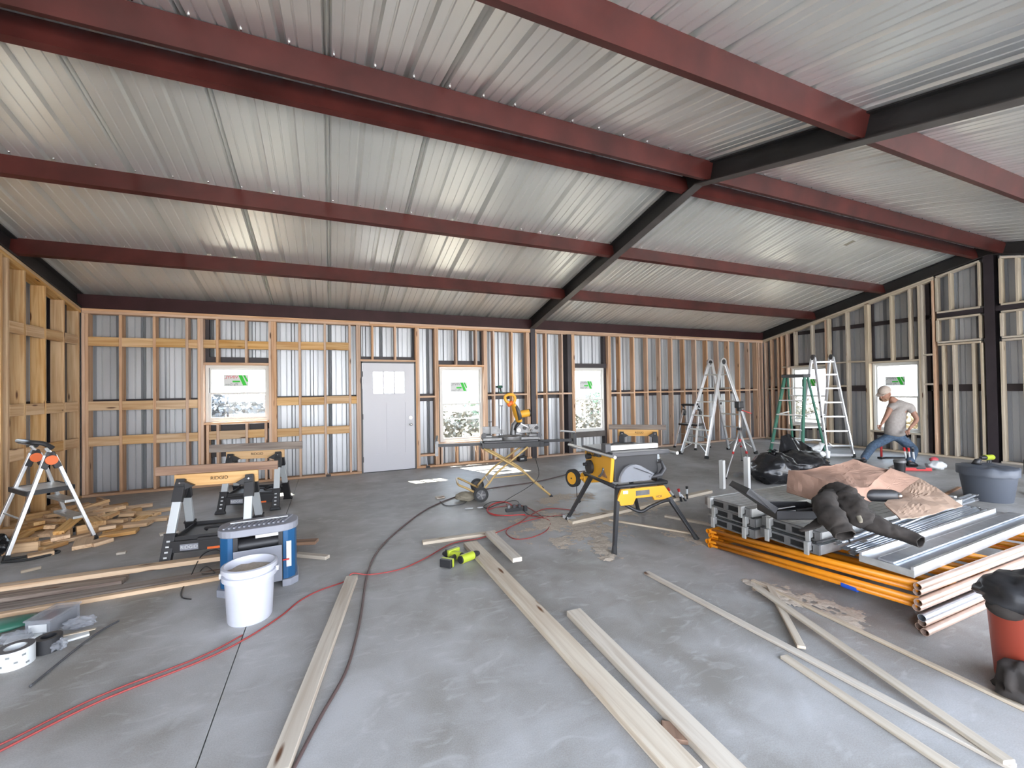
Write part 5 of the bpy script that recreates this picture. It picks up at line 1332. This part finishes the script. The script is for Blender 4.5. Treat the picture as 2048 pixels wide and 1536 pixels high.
cable('black_strap', [(3.268, 1.974, 0.370), (3.375, 1.939, 0.390), (3.533, 1.925, 0.400), (3.457, 1.852, 0.380)], .007, 'rubber', 'black strap on the brace ends below the jacket sleeve', 'strap')

# open black tool case
T = thing('tool_case', 'open black plastic tool case lying on the grey decks left of the jacket', 'tool case', (*(3.354, 2.198), .505), -.45)
b = MB(); b.bx(-.20, .20, -.14, .14, 0, .012)
for a in ((-.20, .20, -.14, -.128), (-.20, .20, .128, .14), (-.20, -.188, -.14, .14), (.188, .20, -.14, .14)): b.bx(*a, 0, .065)
b.build('case_bottom', 'black', T, bevel=.004)
b = MB(Matrix.Translation((-.205, .0, .06)) @ Matrix.Rotation(-.95, 4, 'Y') @ Matrix.Rotation(PI / 2, 4, 'Z')); b.bx(-.14, .14, -.0, .012, 0, .26)
for a in ((-.14, -.128, -.035, .012), (.128, .14, -.035, .012)): b.bx(*a, 0, .26)
b.bx(-.14, .14, -.035, .012, .25, .262); b.build('case_lid', 'black', T, bevel=.004)
for i, (x, y, l, m_) in enumerate(((-.11, -.03, .11, 'label_white'), (-.02, .05, .16, 'chrome'), (.08, -.04, .12, 'dark_grey'))):
    o = MB().tube([(T.location.x + x - l / 2, T.location.y + y + .02, .535), (T.location.x + x + l / 2, T.location.y + y - .03, .55)], .011, 10).build('hand_tool', m_, smooth=40)
    tag(o, ('white handled tool in the open black case', 'bright metal tool in the open black case', 'dark tool in the open black case')[i], 'tool')

# cardboard: a big torn and flattened box
T = thing('cardboard_sheet', 'large torn brown cardboard box half flattened on the scaffold stack', 'cardboard', (4.6, 2.6, 0))
CV = [(4.081, 2.699, 0.700), (3.904, 2.596, 0.520), (3.791, 2.026, 0.520), (4.060, 2.148, 0.640), (4.379, 2.501, 0.750), (4.764, 2.509, 0.780), (4.982, 2.310, 0.700), (4.270, 2.143, 0.640),
      (5.155, 2.157, 0.620), (4.583, 2.094, 0.520), (4.832, 1.749, 0.500), (3.969, 1.786, 0.480), (4.258, 2.021, 0.520), (4.404, 2.175, 0.500)]
def panel(idx, name, m, t=.008):
    b = W(T); b.add([CV[i] for i in idx], [tuple(range(len(idx)))])
    o = b.build(name, m, T); sb = o.modifiers.new('sub', 'SUBSURF'); sb.subdivision_type = 'SIMPLE'; sb.levels = sb.render_levels = 4
    d = o.modifiers.new('crease', 'DISPLACE'); d.texture = tex2; d.strength = .05; d.mid_level = .5
    s = o.modifiers.new('thick', 'SOLIDIFY'); s.thickness = t
    return o
tex2 = bpy.data.textures.new('folds', 'CLOUDS'); tex2.noise_scale = .22
panel((0, 1, 2, 3), 'box_side', 'cardboard'); panel((0, 3, 7, 6, 5, 4), 'top_flap', 'cardboard'); panel((6, 7, 13, 9, 8), 'inner_wall', 'cardboard'); panel((8, 9, 12, 11, 10), 'torn_flap', 'cardboard_edge')
panel((7, 3, 2, 13), 'box_end', 'cardboard')
T = thing('rolled_bag', 'dark rolled cloth bag tucked inside the open cardboard', 'bag', (4.397, 2.108, 0.560), -.4)
MB().tube([(-.16, 0, 0), (-.1, 0, 0), (.1, 0, -.01), (.16, 0, -.01)], [.03, .05, .055, .03], 14).build('bag_roll', 'black', T, smooth=True); MB().ell((.12, -.045, 0), (.02, .02, .02)).build('buckle', 'chrome', T, smooth=True)

# jacket
T = thing('jacket', 'dark brown work jacket thrown over the scaffold stack with both sleeves hanging out', 'jacket', (4.0, 2.1, 0))
def cloth(pts, rs, name, m, seed, flat=.75, n=20, amp=.22, caps=False):
    P_ = smooth_path(pts, 11); k = len(P_); R_ = []
    for i in range(k):
        t = i / (k - 1) * (len(rs) - 1); j = min(int(t), len(rs) - 2); R_.append(rs[j] + (rs[j + 1] - rs[j]) * (t - j))
    b = W(T); b.tube(P_, R_, n, caps=caps, flat=flat)
    Mi = b.M.inverted()
    for i, v in enumerate(b.v):
        c = b.M @ P_[i // n]; d = (v - c)
        b.v[i] = c + d * (1 + amp * 1.2 * noise.noise(Vector(v) * 11 + Vector((seed, 0, 0))) + amp * .9 * noise.noise(Vector((v[0] * 40, v[1] * 22, v[2] * 48)) + Vector((seed, 5, 0))))
    o = b.build(name, m, T, smooth=True)
    if not caps: s = o.modifiers.new('t', 'SOLIDIFY'); s.thickness = .006; s.offset = -1
    return o
cloth([(3.714, 2.096, 0.660), (3.343, 1.949, 0.660), (3.172, 1.813, 0.610), (3.136, 1.732, 0.560), (3.112, 1.691, 0.530)], [.05, .075, .08, .07, .058], 'sleeve', 'jacket', 1, .8, 24, .2)
cloth([(3.631, 1.875, 0.550), (3.531, 1.762, 0.540), (3.572, 1.665, 0.510), (3.613, 1.586, 0.480), (3.611, 1.514, 0.470)], [.09, .075, .06, .055, .05], 'sleeve', 'jacket', 2, .8, 24, .2)
cloth([(3.698, 2.193, 0.620), (3.705, 2.102, 0.680), (3.623, 1.968, 0.660), (3.482, 1.829, 0.600), (3.438, 1.746, 0.540)], [.03, .08, .10, .095, .05], 'jacket_body', 'jacket', 3, .7, 24, .28, True)
cloth([(3.764, 2.109, 0.680), (3.809, 2.068, 0.700), (3.659, 1.946, 0.680), (3.481, 1.822, 0.620), (3.370, 1.736, 0.570)], [.02, .03, .028, .022, .01], 'lining', 'khaki', 4, .45, 14, .2, True)
cloth([(3.245, 1.895, 0.560), (3.109, 1.915, 0.520), (3.032, 1.937, 0.500)], [.05, .03, .015], 'jacket_hem', 'jacket', 5, .4, 14, .2, True)

# ------------------------------------------------------------------ right side of the floor
T = thing('round_tub', 'dark blue grey plastic tub with a black liner, at the right behind the braces', 'tub', (7.86, 2.60, 0))
b = MB(); b.lathe([(0, 0), (.215, 0), (.22, .01), (.272, .40), (.285, .40), (.285, .415), (.265, .415), (.21, .02), (0, .02)], n=40); b.build('tub_wall', 'tub', T, smooth=35)
b = MB(); b.lathe([(.286, .33), (.291, .42), (.27, .432), (.2, .44), (.1, .435), (0, .44)], n=60)
for v in b.v: v += Vector((0, 0, .022 * noise.noise(v * 14))) + Vector((v.x, v.y, 0)) * .05 * noise.noise(v * 9)
b.build('liner', 'tub', T, smooth=True)
T2 = MB().tube([(0.0, .1, .44), (.02, .1, .49), (.05, .08, .50)], [.05, .03, .02], 10).build('liner_knot', 'black', T, smooth=True)
T = thing('red_bucket', 'red bucket with a black cloth organiser, cut by the right edge', 'bucket', (3.24, .92, 0))
b = MB(); b.lathe([(0, 0), (.135, 0), (.14, .01), (.165, .40), (.172, .40), (.172, .42), (.158, .42), (.13, .02), (0, .02)], n=36); b.build('bucket_wall', 'brick_red', T, smooth=35)
b = MB(); b.ell((-.0, .0, .45), (.20, .19, .10), 30, 20, lambda p: 1 + .25 * noise.noise(p * 2.2) + .1 * noise.noise(p * 6)); b.build('organiser', 'black', T, smooth=True)
b = MB(); b.ell((-.16, .05, .40), (.055, .07, .05), 16, 10); b.tube([(-.08, -.12, .5), (-.11, -.16, .36), (-.10, -.17, .30)], [.06, .045, .035], 12); b.build('organiser_pocket', 'jacket', T, smooth=True)
o = MB().ell((*(3.069, 0.916), .05), (.12, .085, .07), 24, 14, lambda p: 1 + .35 * noise.noise(p * 2.3)).build('black_cloth', 'jacket', smooth=True)
for v in o.data.vertices:
    if v.co.z > .09: v.co.z += .05
    v.co.z = max(v.co.z, .001)
tag(o, 'crumpled black cloth on the floor in front of the red bucket', 'cloth')
T = thing('insulated_cup', 'black insulated cup with a steel rim on the floor beyond the cardboard', 'cup', (*(8.710, 3.903), 0))
MB().lathe([(0, 0), (.06, 0), (.08, .21), (0, .21)], n=24).build('cup_body', 'black', T, smooth=35); MB().lathe([(.0, .21), (.084, .21), (.084, .25), (.07, .26), (0, .26)], n=24).build('cup_lid', 'grey', T, smooth=35)
T = thing('red_level', 'red bar level lying on the floor right of the insulated cup', 'level', (*(9.398, 3.977), 0), -.55)
MB().bx(-.24, .22, -.03, .03, 0, .05).build('level_body', 'red', T, bevel=.005); MB().bx(-.02, .12, -.033, .033, .03, .052).build('level_window', 'black', T)
o = MB().ell((*(9.848, 3.895), .06), (.17, .12, .08), 24, 14, lambda p: 1 + .3 * noise.noise(p * 3)).build('crumpled_packet', 'label_white', smooth=True)
for v in o.data.vertices: v.co.z = max(v.co.z, .001)
tag(o, 'crumpled red and white packet on the floor right of the red level', 'packet')
MB().ell((*(10.296, 4.099), .10), (.09, .06, .05), 16, 10).build('red_print', 'label_red', o, smooth=True)
T = thing('pipe_clamp', 'red and black pipe clamp standing between the feet of the person', 'clamp', (*(10.311, 4.919), 0))
MB().tube([(0, 0, 0), (0, .0, .26)], .02, 8).build('clamp_post', 'red', T, smooth=40); MB().bx(-.07, .07, -.04, .04, 0, .035).build('clamp_base', 'black', T, bevel=.004); MB().tube([(0.05, -.02, .02), (.45, -.25, .02)], .018, 8).build('clamp_pipe', 'black', T, smooth=40)
for i, (px, py) in enumerate((((9.836, 4.344)), ((9.830, 4.289)), ((9.824, 4.235)))):
    T = thing('bar_clamp', ('red topped bar clamp, leftmost of three at the shoe', 'red topped bar clamp in the middle of three at the shoe', 'black topped bar clamp, rightmost of three at the shoe')[i], 'clamp', (px, py - .05, 0), 0, 'clamps at the foot of the person')
    d = Vector((-.10 + .03 * i, 0, .34)); MB().tube([(0, 0, 0), d * .35], .018, 8).build('clamp_end', 'black', T, smooth=40); MB().tube([d * .35, d * .8], .015, 8).build('clamp_grip', 'label_white', T, smooth=40); MB().tube([d * .8, d], .018, 8).build('clamp_tip', 'red' if i < 2 else 'black', T, smooth=40)
fboard((8.35, 3.05), (7.7, 2.95), .04, .02, .0105, 'brown_wood', 'thin brown stick on the floor left of the dark tub')
fboard((8.75, 2.5), (8.1, 2.15), .09, .03, .0155, 'pine_floor', 'board end on the floor right behind the dark tub')
fboard((9.7, 4.35), (9.25, 4.25), .12, .02, .0105, 'dark_wood' if 'dark_wood' in M else 'old_wood', 'dark flat scrap on the floor in front of the pipe clamp')

# grey box and block by the column
T = thing('nail_box', 'small black box at the foot of the wall behind the mitre saw stand', 'box', (3.72, 8.15, 0), .1)
MB().bx(-.09, .09, -.07, .07, 0, .1).build('box_body', 'black', T, bevel=.006); MB().bx(-.07, .02, -.072, -.068, .04, .07).build('box_label', 'label_white', T)

# ------------------------------------------------------------------ sawdust: low drifts with real relief
def dust(name, cx, cy, rx, ry, rot, seed, label, step=.012, thr=.0, hh=.012, dens=1.0):
    b = MB(); nx, ny = int(2 * rx / step), int(2 * ry / step); idx = {}; c, s = math.cos(rot), math.sin(rot); vs = []; fs = []
    H = {}
    for i in range(nx + 1):
        for j in range(ny + 1):
            u, v = -rx + i * step, -ry + j * step
            e = 1 - (u / rx) ** 2 - (v / ry) ** 2
            x, y = cx + u * c - v * s, cy + u * s + v * c
            h = dens * e * .8 + .75 * noise.noise(Vector((x * 3.2, y * 3.2, seed))) + .45 * noise.noise(Vector((x * 11, y * 11, seed))) + .35 * noise.noise(Vector((x * 34, y * 34, seed))) - .42 - thr
            if e <= 0: h = -1
            H[i, j] = (x, y, h)
    for i in range(nx):
        for j in range(ny):
            q4 = [(i, j), (i + 1, j), (i + 1, j + 1), (i, j + 1)]
            if all(H[k][2] > 0 for k in q4):
                f = []
                for k in q4:
                    if k not in idx: idx[k] = len(vs); x, y, h = H[k]; vs.append((x, y, .0012 + hh * min(h, .9)))
                    f.append(idx[k])
                fs.append(tuple(f))
    b.add(vs, fs); o = b.build(name, 'sawdust', raw=True, smooth=True)
    return tag(o, label, 'sawdust', kind='stuff')
dust('sawdust', 2.45, 4.05, .75, .75, 0, 1, 'pale sawdust scattered around the left legs of the table saw', dens=1.1)
dust('sawdust', 2.38, 3.35, .16, .62, -.35, 2, 'ridge of sawdust trailing from the table saw to the long lath', dens=1.1, hh=.02)
dust('sawdust', 3.6, 4.3, .9, .35, .1, 3, 'sawdust lying behind the table saw and the four clamps', dens=.9)
dust('sawdust', 3.35, 3.25, .28, .4, 0.4, 4, 'sawdust between the right table saw leg and the orange frames', dens=.8)
dust('sawdust', 3.0, 2.08, .14, .40, .05, 5, 'sawdust heaped around the lath ends in front of the orange frames', dens=1.25, hh=.02)
dust('sawdust', 3.12, 1.85, .22, .5, .0, 6, 'sawdust strewn on the floor below the orange frames', dens=.75)
dust('sawdust', 3.0, 5.1, .6, .5, 0, 7, 'sawdust under the right end of the mitre saw stand', dens=.7)

# ------------------------------------------------------------------ the person bending by the side window
T = thing('person', 'bearded person in a cap, grey shirt and jeans bending in front of the side window', 'person', (10.12, 4.80, 0))
def skin(name, chains, m, root, levels=2):
    """chains: lists of (point, radius[, radius2]); the first point of a chain may be the index of an existing vertex"""
    vs, es, rs = [], [], []
    for ch in chains:
        prev = None
        for it in ch:
            if isinstance(it, int): prev = it; continue
            p, r = it[0], it[1]; r2 = it[2] if len(it) > 2 else r
            vs.append(tuple(Vector(p) - T.location)); rs.append((r, r2))
            if prev is not None: es.append((prev, len(vs) - 1))
            prev = len(vs) - 1
    me = bpy.data.meshes.new(name); me.from_pydata(vs, es, [])
    o = bpy.data.objects.new(name, me); C.objects.link(o); me.materials.append(M[m])
    sk = o.modifiers.new('skin', 'SKIN'); sk.use_smooth_shade = True; sk.branch_smoothing = .6
    for i, r in enumerate(rs): me.skin_vertices[0].data[i].radius = r
    me.skin_vertices[0].data[0].use_root = True
    s = o.modifiers.new('sub', 'SUBSURF'); s.levels = s.render_levels = levels
    o.parent = T
    return o
def off(p, d): return Vector(p) + Vector((.40, .92, 0)) * d       # d metres further from the camera
pel = (10.343, 4.704, 0.677); low = (10.364, 4.695, 0.796); mid = (10.385, 4.685, 0.926); chest = (10.407, 4.676, 1.085); nk = (10.327, 4.711, 1.196); nk2 = (10.264, 4.738, 1.257)
hd = (10.174, 4.777, 1.329)
shL = off((10.289, 4.727, 1.117), -.02); elL = off((10.155, 4.785, 0.889), -.06); wrL = off((10.050, 4.830, 0.711), -.06)
shR = off((10.517, 4.628, 1.073), -.14); elR = off((10.566, 4.607, 0.813), -.22); wrR = off((10.378, 4.688, 0.626), -.26)
hpL = (10.283, 4.730, 0.458); knL = off((10.004, 4.850, 0.283), .08); anL = Vector((*(9.361, 4.754), .09)); toL = Vector((*(9.537, 4.997), .035))
hpR = (10.411, 4.674, 0.446); knR = off((10.516, 4.629, 0.235), -.20); anR = Vector((*(9.706, 4.198), .09)); toR = Vector((*(9.795, 4.122), .035))
body = skin('body', [
    [(pel, .15, .12), (low, .15, .12), (mid, .16, .12), (chest, .17, .13), (nk, .075, .075), (nk2, .055, .055)],
    [3, (shL, .065), (elL, .045, .042), (wrL, .028, .024)],
    [3, (shR, .065), (elR, .045, .042), (wrR, .028, .024)],
    [0, (hpL, .09), (knL, .06), (anL, .042)], [0, (hpR, .09), (knR, .06), (anR, .042)]], 'skin', T)
# head: skull with brow, nose, ears, beard
dirn = Vector((-.80, .10, -.45)).normalized()                 # where the face looks: down to the left
side = Vector((.40, .92, 0)).cross(dirn).normalized(); 
fwd = dirn; upv = Vector((-.25, -.1, .9)); rgt = fwd.cross(upv).normalized(); upv = rgt.cross(fwd).normalized()
HM = Matrix.Translation(Vector(hd) - T.location) @ Matrix((rgt, fwd, upv)).transposed().to_4x4() @ Matrix.Scale(1.14, 4)
b = MB(HM)
def skull(p):
    k = 1.0
    if p.y > .2 and p.z < -.1: k += .08 * (p.y) * (-p.z)
    if p.y > .3 and -.05 < p.z < .25 : k -= .05
    return k
b.ell((0, 0, 0), (.078, .100, .122), 28, 20, skull); b.build('head', 'skin', body, smooth=True)
b = MB(HM); b.tube([(0, .088, .025), (0, .108, .0), (0, .118, -.022), (0, .098, -.034)], [.010, .013, .017, .010], 10); b.build('nose', 'skin', body, smooth=True)
for s in (-1, 1):
    MB(HM).ell((s * .079, -.005, -.005), (.012, .022, .034), 12, 8).build('ear', 'skin', body, smooth=True)
    e = MB(HM).ell((s * .030, .090, .018), (.012, .008, .009), 12, 8).build('eye', 'label_white', body, smooth=True)
    MB(HM).tube([(s * .014, .098, .038), (s * .032, .098, .042), (s * .050, .086, .037)], .005, 6).build('eyebrow', 'brown_wood', body, smooth=True)
MB(HM).tube([(-.022, .100, -.056), (0, .107, -.058), (.022, .100, -.056)], .006, 6).build('mouth', 'brown_wood', body, smooth=True)
b = MB(HM); b.ell((0, .035, -.078), (.068, .075, .058), 20, 14, lambda p: 1 + .12 * noise.noise(p * 6)); b.build('beard', 'brown_wood', T, smooth=True)
b = MB(HM); b.ell((0, -.012, .042), (.086, .106, .096), 28, 16)
Hi = HM.inverted()
b.v = [HM @ Vector((q_.x, q_.y, max(q_.z, .030))) for q_ in (Hi @ v for v in b.v)]
b.build('cap', 'cap', T, smooth=45)
b = MB(HM); b.prism([(.07, .06), (.055, .14), (.0, .17), (-.055, .14), (-.07, .06)], 'z', .034, .042); b.build('cap_brim', 'cap', T, bevel=.003)
# hands: palm, four fingers, thumb
def hand(w_, elbow, name, curl, flip):
    d = (Vector(w_) - Vector(elbow)).normalized()
    n_ = Vector((.40, .92, 0)); a = d.cross(n_).normalized(); n_ = a.cross(d)
    a *= flip
    P0 = Vector(w_)
    ch = [[(P0 - d * .01, .026, .019), (P0 + d * .035, .036, .017), (P0 + d * .075, .040, .016)]]
    hnd = skin(name, ch, 'skin', T)
    for k, (o_, L) in enumerate(((-.030, .066), (-.010, .076), (.010, .072), (.030, .056))):
        r0 = P0 + d * .068 + a * o_
        c1 = r0 + (d * math.cos(curl * .5) - n_ * math.sin(curl * .5)) * L * .45
        c2 = c1 + (d * math.cos(curl) - n_ * math.sin(curl)) * L * .32; c3 = c2 + (d * math.cos(curl * 1.6) - n_ * math.sin(curl * 1.6)) * L * .25
        f = skin('finger', [[(r0 - d * .01, .009), (r0 + d * .005, .0095), (c1, .009), (c2, .008), (c3, .0065)]], 'skin', T, 1); f.parent = hnd
    t0 = P0 + d * .022 - a * .028
    t1 = t0 + (-a * .6 + d * .7).normalized() * .035; t2 = t1 + (-a * .25 + d * .9 - n_ * .3).normalized() * .03
    f = skin('thumb', [[(t0 + a * .012, .012), (t0, .012), (t1, .010), (t2, .008)]], 'skin', T, 1); f.parent = hnd
hand(wrL, elL, 'hand', .9, 1); hand(wrR, elR, 'hand', .6, -1)
# clothes
sh_ = skin('shirt', [[(Vector(pel) + Vector((0, 0, -.23)), .20, .18), (Vector(pel) + Vector((0, 0, -.10)), .215, .17), (low, .215, .165), (mid, .215, .165), (chest, .205, .155), (nk, .09, .09)],
                     [4, (shL, .098), (Vector(shL).lerp(Vector(elL), .55), .078)], [4, (shR, .100), (Vector(shR).lerp(Vector(elR), .55), .080)]], 'shirt', T)
skin('jeans', [[(Vector(pel) + Vector((0, 0, -.02)), .170, .145), (Vector(pel) + Vector((0, 0, -.10)), .165, .14)], [1, (hpL, .115), (Vector(hpL).lerp(Vector(knL), .5), .098), (knL, .082), (Vector(knL).lerp(anL, .5), .072), (anL, .066)],
               [1, (hpR, .115), (Vector(hpR).lerp(Vector(knR), .5), .098), (knR, .082), (Vector(knR).lerp(anR, .5), .072), (anR, .066)]], 'jeans', T)
for an, to in ((anL, toL), (anR, toR)):
    heel = an + (an - to).normalized() * .04; heel.z = .04
    skin('shoe', [[(an + Vector((0, 0, .02)), .052), (Vector((an.x, an.y, .05)), .050, .055), ((Vector((an.x, an.y, .045)) * .4 + to * .6), .048, .042), (to, .040, .030)], [1, (heel, .045, .042)]], 'black', T, 1)
